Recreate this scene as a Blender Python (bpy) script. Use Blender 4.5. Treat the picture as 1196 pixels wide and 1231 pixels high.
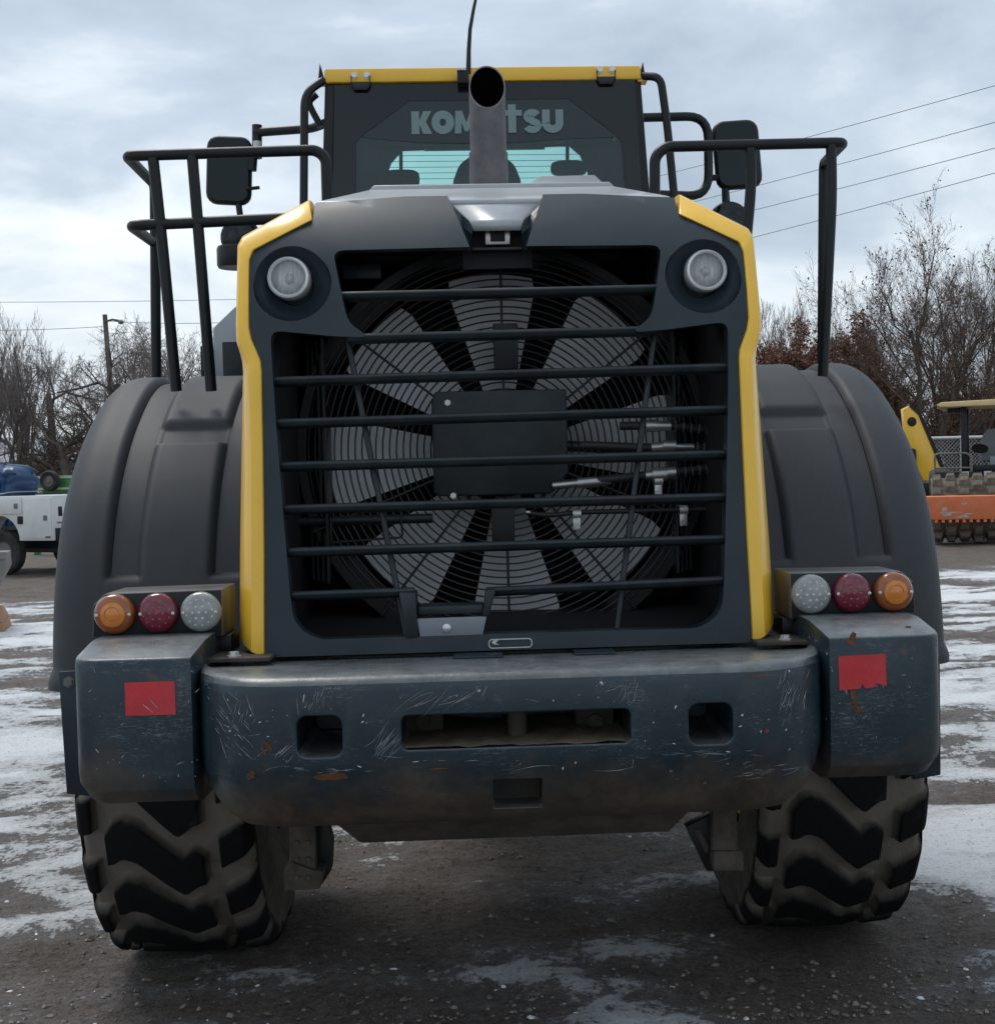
import bpy, bmesh, math, random
import numpy as np
from mathutils import Vector, Matrix, Quaternion, noise as mnoise

# ------------------------------------------------------------------ clearing
for o in list(bpy.data.objects): bpy.data.objects.remove(o)
scene = bpy.context.scene
C = scene.collection
R = math.radians

# ------------------------------------------------------------------ camera
CAM = (-0.074, -3.0, 1.6)
YAW, PITCH, ROLL = R(2.69), R(-1.62), R(-1.41)
FPX, PX, PY = 1650.0, 651.1, 615.5            # focal length and principal point in photo pixels (1196 x 1231)
_f = Vector((math.sin(YAW)*math.cos(PITCH), math.cos(YAW)*math.cos(PITCH), math.sin(PITCH)))
_r = Vector((math.cos(YAW), -math.sin(YAW), 0)); _u = _r.cross(_f)
CR = _r*math.cos(ROLL) + _u*math.sin(ROLL); CU = -_r*math.sin(ROLL) + _u*math.cos(ROLL)
cam = bpy.data.cameras.new('camera'); camo = bpy.data.objects.new('camera', cam); C.objects.link(camo)
camo.matrix_world = Matrix(((CR.x, CU.x, -_f.x, CAM[0]), (CR.y, CU.y, -_f.y, CAM[1]), (CR.z, CU.z, -_f.z, CAM[2]), (0, 0, 0, 1)))
cam.sensor_fit = 'HORIZONTAL'; cam.sensor_width = 36; cam.lens = FPX/1196*36
cam.shift_x = -(PX-598)/1196; cam.clip_end = 3000; cam.clip_start = 0.05
scene.camera = camo

# ------------------------------------------------------------------ world: grey broken overcast
SUN_EL, SUN_AZ = R(60), R(322)                 # azimuth from +Y clockwise: high, ahead and to the left, behind the cloud
world = bpy.data.worlds.new('World'); scene.world = world; world.use_nodes = True
wn, wl = world.node_tree.nodes, world.node_tree.links
wn.clear()
def WN(t, **k):
    n = wn.new(t)
    for a, b in k.items(): setattr(n, a, b)
    return n
w_out = WN('ShaderNodeOutputWorld')
sky = WN('ShaderNodeTexSky', sky_type='NISHITA', sun_disc=False, sun_elevation=SUN_EL, sun_rotation=SUN_AZ, air_density=1.2, dust_density=2.0)
bg1 = WN('ShaderNodeBackground'); bg1.inputs['Strength'].default_value = 0.10
wl.new(sky.outputs[0], bg1.inputs[0])
tc = WN('ShaderNodeTexCoord'); sep = WN('ShaderNodeSeparateXYZ'); wl.new(tc.outputs['Generated'], sep.inputs[0])
cmb = WN('ShaderNodeMapping'); cmb.inputs['Scale'].default_value = (1.0, 1.0, 2.3); cmb.inputs['Location'].default_value = (2.35, .6, 1.1)
wl.new(tc.outputs['Generated'], cmb.inputs[0])
nz = WN('ShaderNodeTexNoise'); nz.inputs['Scale'].default_value = 3.1; nz.inputs['Detail'].default_value = 6; nz.inputs['Roughness'].default_value = 0.55; nz.inputs['Distortion'].default_value = 0.35
wl.new(cmb.outputs[0], nz.inputs['Vector'])
rp = WN('ShaderNodeValToRGB'); wl.new(nz.outputs[0], rp.inputs[0])
rp.color_ramp.elements[0].position = 0.34; rp.color_ramp.elements[0].color = (0.285, 0.345, 0.42, 1)
rp.color_ramp.elements[1].position = 0.70; rp.color_ramp.elements[1].color = (0.78, 0.82, 0.85, 1)
e = rp.color_ramp.elements.new(0.5); e.color = (0.415, 0.48, 0.55, 1)
bg2 = WN('ShaderNodeBackground'); wl.new(rp.outputs[0], bg2.inputs[0]); bg2.inputs['Strength'].default_value = 1.0
mx = WN('ShaderNodeMixShader'); mx.inputs[0].default_value = 0.88
wl.new(bg1.outputs[0], mx.inputs[1]); wl.new(bg2.outputs[0], mx.inputs[2]); wl.new(mx.outputs[0], w_out.inputs[0])

sun = bpy.data.lights.new('sun', 'SUN'); suno = bpy.data.objects.new('sun', sun); C.objects.link(suno)
sun.energy = 1.3; sun.angle = R(25); sun.color = (1.0, 0.96, 0.90)
sd = Vector((math.sin(SUN_AZ)*math.cos(SUN_EL), math.cos(SUN_AZ)*math.cos(SUN_EL), math.sin(SUN_EL)))
suno.rotation_euler = sd.to_track_quat('Z', 'Y').to_euler(); suno.location = sd*50
vs = scene.view_settings
vs.view_transform = 'Standard'; vs.look = 'None'; vs.gamma = 1; vs.exposure = 0.58; vs.use_curve_mapping = False

# ------------------------------------------------------------------ photo pixel -> place
def ray(u, v): return _f + CR*((u-PX)/FPX) - CU*((v-PY)/FPX)
def P(u, v, y):                                # point on the plane Y = y
    d = ray(u, v); t = (y-CAM[1])/d.y
    return Vector((CAM[0]+d.x*t, y, CAM[2]+d.z*t))
def G(u, v, z=0.0):                            # point on the ground
    d = ray(u, v); t = (z-CAM[2])/d.z
    return Vector((CAM[0]+d.x*t, CAM[1]+d.y*t, z))
def SYM(l, r, y):                              # half width and height from a left / right pair
    a, b = P(*l, y), P(*r, y)
    return (b.x-a.x)/2, (a.z+b.z)/2

# ------------------------------------------------------------------ materials
MATS = {}
def mat(name, col, rough=0.5, metal=0.0, spec=0.5, coat=0.0, noise_amt=0.0, noise_scale=6.0, bump=0.0, bump_scale=60.0, dust=0.0, dust_col=(0.32, 0.29, 0.25), dust_scale=5.0, stretch=None, rough_var=0.0):
    m = bpy.data.materials.new(name); m.use_nodes = True; n, l = m.node_tree.nodes, m.node_tree.links
    b = n['Principled BSDF']
    b.inputs['Base Color'].default_value = (*col, 1); b.inputs['Roughness'].default_value = rough; b.inputs['Metallic'].default_value = metal
    b.inputs['Specular IOR Level'].default_value = spec; b.inputs['Coat Weight'].default_value = coat; b.inputs['Coat Roughness'].default_value = 0.12
    t = n.new('ShaderNodeTexCoord'); vec = t.outputs['Object']
    if stretch:
        mp = n.new('ShaderNodeMapping'); mp.inputs['Scale'].default_value = stretch; l.new(vec, mp.inputs[0]); vec = mp.outputs[0]
    cur = None
    if noise_amt > 0:
        nz = n.new('ShaderNodeTexNoise'); nz.inputs['Scale'].default_value = noise_scale; nz.inputs['Detail'].default_value = 8; nz.inputs['Roughness'].default_value = .65
        l.new(vec, nz.inputs['Vector'])
        mr = n.new('ShaderNodeMapRange'); mr.inputs[1].default_value = .3; mr.inputs[2].default_value = .7; mr.inputs[3].default_value = 1-noise_amt; mr.inputs[4].default_value = 1+noise_amt
        l.new(nz.outputs[0], mr.inputs[0])
        mm = n.new('ShaderNodeVectorMath'); mm.operation = 'SCALE'; mm.inputs[0].default_value = col; l.new(mr.outputs[0], mm.inputs['Scale'])
        cur = mm.outputs[0]; l.new(cur, b.inputs['Base Color'])
        if rough_var > 0:
            m2 = n.new('ShaderNodeMapRange'); m2.inputs[1].default_value = .3; m2.inputs[2].default_value = .7; m2.inputs[3].default_value = max(.02, rough-rough_var); m2.inputs[4].default_value = min(1, rough+rough_var)
            l.new(nz.outputs[0], m2.inputs[0]); l.new(m2.outputs[0], b.inputs['Roughness'])
    if dust > 0:
        d = n.new('ShaderNodeTexNoise'); d.inputs['Scale'].default_value = dust_scale; d.inputs['Detail'].default_value = 10; d.inputs['Roughness'].default_value = .72
        l.new(vec, d.inputs['Vector'])
        mr = n.new('ShaderNodeMapRange'); mr.inputs[1].default_value = .42; mr.inputs[2].default_value = .75; mr.inputs[3].default_value = 0; mr.inputs[4].default_value = dust
        l.new(d.outputs[0], mr.inputs[0])
        mc = n.new('ShaderNodeMixRGB'); l.new(mr.outputs[0], mc.inputs[0]); mc.inputs[2].default_value = (*dust_col, 1)
        if cur: l.new(cur, mc.inputs[1])
        else: mc.inputs[1].default_value = (*col, 1)
        l.new(mc.outputs[0], b.inputs['Base Color'])
    if bump > 0:
        bn = n.new('ShaderNodeTexNoise'); bn.inputs['Scale'].default_value = bump_scale; bn.inputs['Detail'].default_value = 5
        l.new(t.outputs['Object'], bn.inputs['Vector'])
        bp = n.new('ShaderNodeBump'); bp.inputs['Strength'].default_value = bump; bp.inputs['Distance'].default_value = .01
        l.new(bn.outputs[0], bp.inputs['Height']); l.new(bp.outputs[0], b.inputs['Normal'])
    MATS[name] = m
    return m

SLATE = mat('slate_paint', (.0105, .021, .030), .36, 0, .34, .05, .12, 3, .04, 260, .10, (.12, .125, .125), 4, rough_var=.08)
SLAT = mat('slat_paint', (.012, .019, .023), .42, 0, .36, 0, .15, 6, 0, 60, .20, (.12, .12, .115), 9)
YELLOW = mat('yellow_paint', (.88, .51, .038), .36, 0, .5, .3, .05, 4, .03, 200, .08, (.45, .33, .14), 5)
FENDER = mat('fender_plastic', (.036, .040, .046), .58, 0, .36, 0, .10, 5, .16, 420, .14, (.10, .098, .095), 3)
BLACK = mat('black_paint', (.006, .008, .009), .42, 0, .34, 0, .2, 8, 0, 60, .05, (.14, .13, .12), 10)
DARKIN = mat('dark_interior', (.008, .009, .011), .75)
RUBBER = mat('tyre_rubber', (.022, .021, .021), .80, 0, .3, 0, .25, 9, .25, 90, .55, (.115, .105, .095), 6)
def tyre_mat():
    m = bpy.data.materials.new('tyre_rubber_with_dirt'); m.use_nodes = True; n, l = m.node_tree.nodes, m.node_tree.links
    b = n['Principled BSDF']; b.inputs['Roughness'].default_value = .85; b.inputs['Specular IOR Level'].default_value = .15
    t = n.new('ShaderNodeTexCoord'); at = n.new('ShaderNodeAttribute'); at.attribute_name = 'caked'
    nz = n.new('ShaderNodeTexNoise'); nz.inputs['Scale'].default_value = 9; nz.inputs['Detail'].default_value = 9; nz.inputs['Roughness'].default_value = .7; l.new(t.outputs['Object'], nz.inputs['Vector'])
    ad = n.new('ShaderNodeMath'); ad.operation = 'ADD'; l.new(at.outputs['Fac'], ad.inputs[0]); l.new(nz.outputs[0], ad.inputs[1])
    mr = n.new('ShaderNodeMapRange'); mr.inputs[1].default_value = .62; mr.inputs[2].default_value = 1.5; mr.inputs[3].default_value = 0; mr.inputs[4].default_value = 1; l.new(ad.outputs[0], mr.inputs[0])
    c = n.new('ShaderNodeValToRGB'); l.new(mr.outputs[0], c.inputs[0]); c.color_ramp.elements[0].color = (.007, .007, .008, 1); c.color_ramp.elements[1].color = (.17, .15, .125, 1)
    l.new(c.outputs[0], b.inputs['Base Color'])
    bp = n.new('ShaderNodeBump'); bp.inputs['Strength'].default_value = .35; bp.inputs['Distance'].default_value = .008; n2 = n.new('ShaderNodeTexNoise'); n2.inputs['Scale'].default_value = 70; n2.inputs['Detail'].default_value = 6; l.new(t.outputs['Object'], n2.inputs['Vector'])
    l.new(n2.outputs[0], bp.inputs['Height']); l.new(bp.outputs[0], b.inputs['Normal'])
    return m
TYREM = tyre_mat()
STEEL = mat('bare_steel', (.50, .50, .49), .35, .85, .5, 0, .2, 20, 0, 60, .25, (.25, .2, .15), 20)
CHROME = mat('chrome_ring', (.86, .86, .85), .35, .25, .5, 0, .08, 20)
EXH = mat('exhaust_metal', (.12, .115, .12), .55, .5, .4, 0, .30, 14, .1, 80, .25, (.20, .17, .15), 9)
HOODTOP = mat('hood_top_paint_sky_lit', (.36, .385, .40), .32, 0, .5, .2, .12, 6, .03, 100, .3, (.38, .37, .35), 5)  # grey hood paint, lightened to carry the sky's reflection in its colour
FANBLADE = mat('fan_blade_plastic', (.62, .63, .64), .6, 0, .4, 0, .12, 6)
BOLT = mat('bolt_zinc', (.62, .62, .60), .38, .6, .5, 0, .15, 30)
RUSTY = mat('muddy_steel', (.050, .044, .038), .8, 0, .3, 0, .3, 12, .2, 60, .75, (.15, .12, .09), 10)
MUD = mat('dried_mud', (.16, .125, .09), .9, 0, .2, 0, .3, 12, .5, 60)
GREYB = mat('grey_cover', (.21, .235, .26), .5, 0, .4, 0, .1, 5)
SCRATCH = mat('scratch_primer', (.30, .31, .315), .6, 0, .4, 0, .4, 40)
CHIP = mat('paint_chip', (.62, .63, .63), .6, 0, .4, 0, .3, 40)
RUSTP = mat('rust_patch', (.13, .055, .025), .85, 0, .3, 0, .45, 25, .3, 120)
REFL = mat('red_reflective_tape', (.52, .012, .022), .35, 0, .6, .3, .15, 12, .1, 300, .12, (.4, .2, .18), 14)
WHITEP = mat('white_truck_paint', (.68, .69, .68), .4, 0, .5, .2, .06, 3, 0, 60, .25, (.42, .38, .33), 4)
ORANGE = mat('orange_paint', (.66, .155, .05), .6, 0, .4, 0, .15, 4, .1, 40, .45, (.40, .27, .20), 5)
CREAM = mat('cream_canopy', (.68, .52, .26), .5, 0, .4, 0, .1, 4)
MUDDRUM = mat('mud_caked_drum', (.14, .115, .09), .9, 0, .2, 0, .4, 6, .5, 30, .4, (.24, .20, .16), 8)
GREEN = mat('green_paint', (.04, .20, .055), .4, 0, .5, .2, .15, 5)
TARP = mat('blue_tarp', (.012, .048, .13), .42, 0, .5, 0, .25, 5, .2, 30)
WOOD = mat('weathered_wood', (.34, .20, .11), .8, 0, .3, 0, .3, 6, .3, 40, stretch=(1, 8, 8))
GREYS = mat('grey_steel', (.17, .165, .16), .6, .2, .4, 0, .25, 6, .1, 40, .4, (.2, .15, .1), 6)
GALV = mat('galvanised_steel', (.58, .60, .61), .45, .5, .5, 0, .1, 20)
WIRE = mat('fence_wire', (.34, .35, .35), .5, .3)
BARK = mat('grey_bark', (.115, .098, .085), .9, 0, .2, 0, .35, 4, .4, 12)
BARKB = mat('brown_bark', (.085, .066, .054), .9, 0, .2, 0, .35, 4, .4, 12)
TWIG = mat('twig_bark', (.20, .175, .165), .9, 0, .2, 0, .25, 2)
TWIGB = mat('brown_twig_bark', (.115, .085, .07), .9, 0, .2, 0, .25, 2)
POLE = mat('pole_wood', (.14, .115, .095), .85, 0, .2, 0, .3, 5, stretch=(8, 8, 1))
CABLE = mat('cable_black', (.13, .14, .15), .6)
HOUSEW = mat('house_siding', (.55, .58, .60), .7, 0, .3, 0, .08, 2)
ROOFM = mat('house_roof', (.30, .31, .34), .8, 0, .3, 0, .2, 3)
VINYL = mat('grey_seat_vinyl', (.18, .185, .19), .55, 0, .4, 0, .1, 8)
HOSE = mat('hose_rubber', (.020, .021, .023), .55, 0, .5, 0, .2, 20)
GUARD = mat('guard_wire', (.012, .014, .016), .5)
HEADLN = mat('headliner', (.035, .04, .042), .8)

def leaf_mat(name, c1, c2):
    m = bpy.data.materials.new(name); m.use_nodes = True; n, l = m.node_tree.nodes, m.node_tree.links
    b = n['Principled BSDF']; b.inputs['Roughness'].default_value = .75; b.inputs['Specular IOR Level'].default_value = .25
    t = n.new('ShaderNodeNewGeometry'); rr = n.new('ShaderNodeValToRGB')
    l.new(t.outputs['Random Per Island'], rr.inputs[0]); rr.color_ramp.elements[0].color = (*c1, 1); rr.color_ramp.elements[1].color = (*c2, 1)
    l.new(rr.outputs[0], b.inputs['Base Color'])
    return m
RUSSET = leaf_mat('russet_leaves', (.13, .058, .040), (.30, .165, .115))
DARKLEAF = leaf_mat('dark_brush_leaves', (.045, .042, .034), (.12, .105, .08))
BRUSHL = leaf_mat('dry_brush', (.12, .095, .075), (.22, .18, .14))

def glass_mat(name, tint, refl_rough=.03, tint_mix=1.0):
    m = bpy.data.materials.new(name); m.use_nodes = True; n, l = m.node_tree.nodes, m.node_tree.links; n.clear()
    o = n.new('ShaderNodeOutputMaterial'); tr = n.new('ShaderNodeBsdfTransparent'); tr.inputs[0].default_value = (*tint, 1)
    gl = n.new('ShaderNodeBsdfGlossy'); gl.inputs['Roughness'].default_value = refl_rough; gl.inputs[0].default_value = (.9, .95, .95, 1)
    fr = n.new('ShaderNodeFresnel'); fr.inputs[0].default_value = 1.5; mxs = n.new('ShaderNodeMixShader')
    l.new(fr.outputs[0], mxs.inputs[0]); l.new(tr.outputs[0], mxs.inputs[1]); l.new(gl.outputs[0], mxs.inputs[2]); l.new(mxs.outputs[0], o.inputs[0])
    return m
REARGLASS = glass_mat('rear_window_glass', (.82, .95, .93))
FRONTGLASS = glass_mat('windscreen_glass', (.86, 1.0, .96))
CLEARGLASS = glass_mat('clear_lens_glass', (.92, .93, .93), .06)
BORDER = mat('window_border_print', (.008, .010, .012), .10, 0, .5)
BORDER2 = mat('window_band_print', (.020, .032, .034), .15, 0, .5)
LETTER = mat('lettering_print', (.17, .25, .25), .3)
MIRROR = mat('mirror_glass', (.022, .027, .028), .10, .7, .5)  # dark colour stands in for the dark reflection in the mirrors
LAMPW = mat('clear_lamp_plastic', (.27, .28, .275), .22, 0, .5, .6, .25, 50)
LAMPWD = mat('clear_lamp_led', (.52, .53, .52), .25, 0, .5, .5)
LAMPR = mat('red_lamp_plastic', (.14, .006, .020), .18, 0, .5, .6, .3, 50)
LAMPRD = mat('red_lamp_led', (.34, .02, .05), .2, 0, .5, .6)
LAMPA = mat('amber_lamp_plastic', (.27, .075, .012), .18, 0, .5, .6, .2, 40)
LAMPAD = mat('amber_lamp_core', (.60, .19, .02), .2, 0, .5, .6)
HEADREF = mat('headlamp_reflector', (.66, .66, .65), .35, .1, .5, .3, .35, 26, stretch=(7, 1, .6))

# counterweight paint: worn, with chips, scuffs and mud low down (shape comes from noise)
def worn_paint():
    m = bpy.data.materials.new('worn_counterweight_paint'); m.use_nodes = True; n, l = m.node_tree.nodes, m.node_tree.links
    b = n['Principled BSDF']; t = n.new('ShaderNodeTexCoord'); ob = t.outputs['Object']
    def noise(scale, detail=8, rough=.6, vec=None, dist=0):
        k = n.new('ShaderNodeTexNoise'); k.inputs['Scale'].default_value = scale; k.inputs['Detail'].default_value = detail; k.inputs['Roughness'].default_value = rough; k.inputs['Distortion'].default_value = dist
        l.new(vec or ob, k.inputs['Vector']); return k.outputs[0]
    def rng(x, a, b_, c=0, d=1):
        k = n.new('ShaderNodeMapRange'); k.inputs[1].default_value = a; k.inputs[2].default_value = b_; k.inputs[3].default_value = c; k.inputs[4].default_value = d
        l.new(x, k.inputs[0]); return k.outputs[0]
    def mix(f, a, c):
        k = n.new('ShaderNodeMixRGB'); l.new(f, k.inputs[0])
        for s, x in ((1, a), (2, c)):
            if isinstance(x, tuple): k.inputs[s].default_value = (*x, 1)
            else: l.new(x, k.inputs[s])
        return k.outputs[0]
    def math_(op, a, c):
        k = n.new('ShaderNodeMath'); k.operation = op
        for s, x in ((0, a), (1, c)):
            if isinstance(x, (int, float)): k.inputs[s].default_value = x
            else: l.new(x, k.inputs[s])
        return k.outputs[0]
    base = mix(rng(noise(5), .3, .7), (.011, .025, .035), (.022, .039, .051))
    # pale dusty scuffs
    sm = n.new('ShaderNodeMapping'); sm.inputs['Scale'].default_value = (2.2, 2, 5.5); sm.inputs['Rotation'].default_value = (0, .5, 0); l.new(ob, sm.inputs[0])
    scuff = rng(noise(5, 10, .75, sm.outputs[0], .6), .60, .86, 0, .30)
    base = mix(scuff, base, (.22, .225, .22))
    # thin scratches: stretched noise ridges
    for rot, sc in ((.5, 22), (-.9, 26), (1.25, 18)):
        sm = n.new('ShaderNodeMapping'); sm.inputs['Scale'].default_value = (.9, 1, 9); sm.inputs['Rotation'].default_value = (0, rot, 0); l.new(ob, sm.inputs[0])
        a = noise(sc, 2, .5, sm.outputs[0], .4)
        rid = rng(math_('ABSOLUTE', math_('SUBTRACT', a, .5), 0), 0, .012, 1, 0)
        area = rng(noise(4.5 + rot, 3), .56, .66)
        base = mix(math_('MULTIPLY', math_('MULTIPLY', rid, area), .55), base, (.40, .41, .41))
    # chips
    vo = n.new('ShaderNodeTexVoronoi'); vo.inputs['Scale'].default_value = 26; vo.inputs['Randomness'].default_value = 1; l.new(ob, vo.inputs['Vector'])
    wob = math_('ADD', vo.outputs['Distance'], math_('MULTIPLY', math_('SUBTRACT', noise(70, 3), .5), .5))
    hs = n.new('ShaderNodeSeparateColor'); l.new(vo.outputs['Color'], hs.inputs[0])
    chip = math_('MULTIPLY', rng(wob, .02, .07, 1, 0), rng(hs.outputs[0], .88, .90))
    base = mix(chip, base, (.58, .58, .57))
    # mud, thicker near the bottom edge but broken up
    sp = n.new('ShaderNodeSeparateXYZ'); l.new(ob, sp.inputs[0])
    lev = math_('ADD', sp.outputs[2], math_('MULTIPLY', math_('SUBTRACT', noise(4, 10, .7), .5), .42))
    mudf = rng(lev, .87, .975, .92, 0)
    mudc = mix(rng(noise(11, 10, .7), .3, .7), (.030, .023, .017), (.105, .078, .054))
    base = mix(mudf, base, mudc)
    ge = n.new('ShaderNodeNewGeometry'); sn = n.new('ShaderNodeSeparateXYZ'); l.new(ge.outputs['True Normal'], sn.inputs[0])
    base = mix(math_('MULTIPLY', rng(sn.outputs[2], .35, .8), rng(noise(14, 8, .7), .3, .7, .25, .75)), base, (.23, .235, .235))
    # rust blush
    rust = math_('MULTIPLY', rng(noise(6.5, 8, .65), .66, .74), .55)
    base = mix(rust, base, (.15, .075, .04))
    l.new(base, b.inputs['Base Color'])
    rg = math_('ADD', rng(noise(9), .3, .7, .20, .40), math_('MULTIPLY', mudf, .40)); l.new(rg, b.inputs['Roughness'])
    b.inputs['Specular IOR Level'].default_value = .38; b.inputs['Coat Weight'].default_value = .05; b.inputs['Coat Roughness'].default_value = .25
    bp = n.new('ShaderNodeBump'); bp.inputs['Strength'].default_value = .22; bp.inputs['Distance'].default_value = .006
    l.new(noise(30, 8, .6), bp.inputs['Height']); l.new(bp.outputs[0], b.inputs['Normal'])
    return m
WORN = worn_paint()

# ------------------------------------------------------------------ mesh helpers
def fillet(pts, rad, k=5):
    pts = [Vector(p) for p in pts]; out = [pts[0]]
    for i in range(1, len(pts)-1):
        a, b, c = pts[i-1], pts[i], pts[i+1]
        d1, d2 = (a-b), (c-b); r = min(rad, d1.length*.49, d2.length*.49)
        p, q = b+d1.normalized()*r, b+d2.normalized()*r
        for j in range(k+1):
            t = j/k; out.append(p*(1-t)**2 + b*2*t*(1-t) + q*t*t)
    out.append(pts[-1]); return out
class MB:
    def __init__(s): s.v = []; s.f = []; s.m = []; s.mat = 0
    def add(s, vs, fs):
        o = len(s.v); s.v += [tuple(p) for p in vs]; s.f += [tuple(i+o for i in f) for f in fs]; s.m += [s.mat]*len(fs); return s
    def box(s, x0, x1, y0, y1, z0, z1, M=None):
        vs = [Vector((x, y, z)) for x in (x0, x1) for y in (y0, y1) for z in (z0, z1)]
        if M: vs = [M @ p for p in vs]
        return s.add(vs, [(0, 1, 3, 2), (4, 6, 7, 5), (0, 4, 5, 1), (2, 3, 7, 6), (0, 2, 6, 4), (1, 5, 7, 3)])
    def prism(s, poly, a, b, axis='y', M=None):       # poly in the two other axes
        n = len(poly)
        mk = {'y': lambda p, t: (p[0], t, p[1]), 'x': lambda p, t: (t, p[0], p[1]), 'z': lambda p, t: (p[0], p[1], t)}[axis]
        vs = [Vector(mk(p, a)) for p in poly] + [Vector(mk(p, b)) for p in poly]
        if M: vs = [M @ p for p in vs]
        return s.add(vs, [tuple(range(n))[::-1], tuple(range(n, 2*n))] + [(i, (i+1) % n, (i+1) % n+n, i+n) for i in range(n)])
    def tube(s, pts, r, n=10, closed=False, caps=True):
        pts = [Vector(p) for p in pts]; m = len(pts); rs = r if isinstance(r, (list, tuple)) else [r]*m
        tang = []
        for i in range(m):
            a = pts[i-1] if (i > 0 or closed) else pts[i]; b = pts[(i+1) % m] if (i < m-1 or closed) else pts[i]
            tang.append((b-a).normalized())
        ref = Vector((0, 0, 1)) if abs(tang[0].z) < .9 else Vector((1, 0, 0))
        nrm = (ref - tang[0]*ref.dot(tang[0])).normalized(); vs = []
        for i in range(m):
            nrm = (nrm - tang[i]*nrm.dot(tang[i])).normalized(); bi = tang[i].cross(nrm)
            for j in range(n):
                a = 2*math.pi*j/n; vs.append(pts[i] + (nrm*math.cos(a)+bi*math.sin(a))*rs[i])
        fs = []
        for i in range(m if closed else m-1):
            k = (i+1) % m
            for j in range(n): fs.append((i*n+j, i*n+(j+1) % n, k*n+(j+1) % n, k*n+j))
        if caps and not closed: fs += [tuple(range(n))[::-1], tuple((m-1)*n+j for j in range(n))]
        return s.add(vs, fs)
    def lathe(s, prof, org, axis, n=32, cap=True):      # prof: (radius, height along axis)
        ax = Vector(axis).normalized(); ref = Vector((0, 0, 1)) if abs(ax.z) < .9 else Vector((1, 0, 0))
        a1 = (ref-ax*ref.dot(ax)).normalized(); a2 = ax.cross(a1); org = Vector(org); vs = []
        for r_, h in prof:
            for j in range(n):
                t = 2*math.pi*j/n; vs.append(org + ax*h + (a1*math.cos(t)+a2*math.sin(t))*r_)
        fs = [(i*n+j, i*n+(j+1) % n, (i+1)*n+(j+1) % n, (i+1)*n+j) for i in range(len(prof)-1) for j in range(n)]
        if cap: fs += [tuple(range(n))[::-1], tuple((len(prof)-1)*n+j for j in range(n))]
        return s.add(vs, fs)
    def loft(s, rows, close_rows=False, close_ring=False, caps=False):
        n = len(rows[0]); vs = [p for r_ in rows for p in r_]; fs = []
        m = len(rows)
        for i in range(m if close_rows else m-1):
            k = (i+1) % m
            for j in range(n if close_ring else n-1):
                fs.append((i*n+j, i*n+(j+1) % n, k*n+(j+1) % n, k*n+j))
        if caps: fs += [tuple(range(n))[::-1], tuple((m-1)*n+j for j in range(n))]
        return s.add(vs, fs)
    def mesh(s, name, mats, bevel=0, seg=2, bang=28, smooth=40, recalc=True):
        me = bpy.data.meshes.new(name); me.from_pydata(s.v, [], s.f)
        mats = mats if isinstance(mats, (list, tuple)) else [mats]
        for m in mats: me.materials.append(m)
        me.polygons.foreach_set('material_index', s.m); me.update()
        if bevel > 0 or recalc:
            bm = bmesh.new(); bm.from_mesh(me)
            if recalc: bmesh.ops.recalc_face_normals(bm, faces=bm.faces)
            if bevel > 0:
                ed = [e for e in bm.edges if len(e.link_faces) == 2 and e.calc_face_angle(0) > R(bang)]
                bmesh.ops.bevel(bm, geom=ed, offset=bevel, segments=seg, affect='EDGES', clamp_overlap=True, profile=.5)
            bm.to_mesh(me); bm.free()
        me.polygons.foreach_set('use_smooth', [True]*len(me.polygons)); me.set_sharp_from_angle(angle=R(smooth)); me.update()
        return me
    def build(s, name, mats, parent=None, **k):
        return link(name, s.mesh(name, mats, **k), parent)
def link(name, me, parent=None):
    o = bpy.data.objects.new(name, me); C.objects.link(o)
    if parent: o.parent = parent
    return o
def tag(o, label=None, cat=None, group=None, kind=None):
    if label: o['label'] = label
    if cat: o['category'] = cat
    if group: o['group'] = group
    if kind: o['kind'] = kind
    return o
def thing(name, label, cat, loc=(0, 0, 0), rz=0, group=None):
    o = bpy.data.objects.new(name, None); C.objects.link(o); o.location = loc; o.rotation_euler = (0, 0, rz); o.empty_display_size = .2
    return tag(o, label, cat, group)
def baked(o, cutters):
    tmp = []
    for mbk in cutters:
        c = link('cutter', mbk.mesh('cutter', [SLATE], smooth=20)); tmp.append(c)
        md = o.modifiers.new('cut', 'BOOLEAN'); md.operation = 'DIFFERENCE'; md.solver = 'EXACT'; md.object = c
    dg = bpy.context.evaluated_depsgraph_get(); ev = o.evaluated_get(dg); me = bpy.data.meshes.new_from_object(ev)
    old = o.data; o.modifiers.clear(); o.data = me
    for c in tmp:
        d = c.data; bpy.data.objects.remove(c); bpy.data.meshes.remove(d)
    bpy.data.meshes.remove(old)
    me.polygons.foreach_set('use_smooth', [True]*len(me.polygons)); me.set_sharp_from_angle(angle=R(35))
    return o
def rrect(x0, x1, z0, z1, r, k=4):
    out = []
    for cx, cz, a in ((x1-r, z1-r, 0), (x0+r, z1-r, 90), (x0+r, z0+r, 180), (x1-r, z0+r, 270)):
        for j in range(k+1):
            t = R(a+90*j/k); out.append((cx+r*math.cos(t), cz+r*math.sin(t)))
    return out
def bolt(mb, p, axis, r=.011, h=.008):
    mb.lathe([(r*1.35, 0), (r*1.35, h*.3), (r, h*.3), (r*.95, h)], p, axis, 6)
    return mb
def bolts(parent, pts, axis, r=.011, h=.008, m=None):
    me = bolt(MB(), (0, 0, 0), axis, r, h).mesh('bolt', m or BOLT)
    for q in pts: link('bolt', me, parent).location = q
def sstep(a, b, x):
    t = np.clip((x-a)/(b-a), 0, 1); return t*t*(3-2*t)

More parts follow.
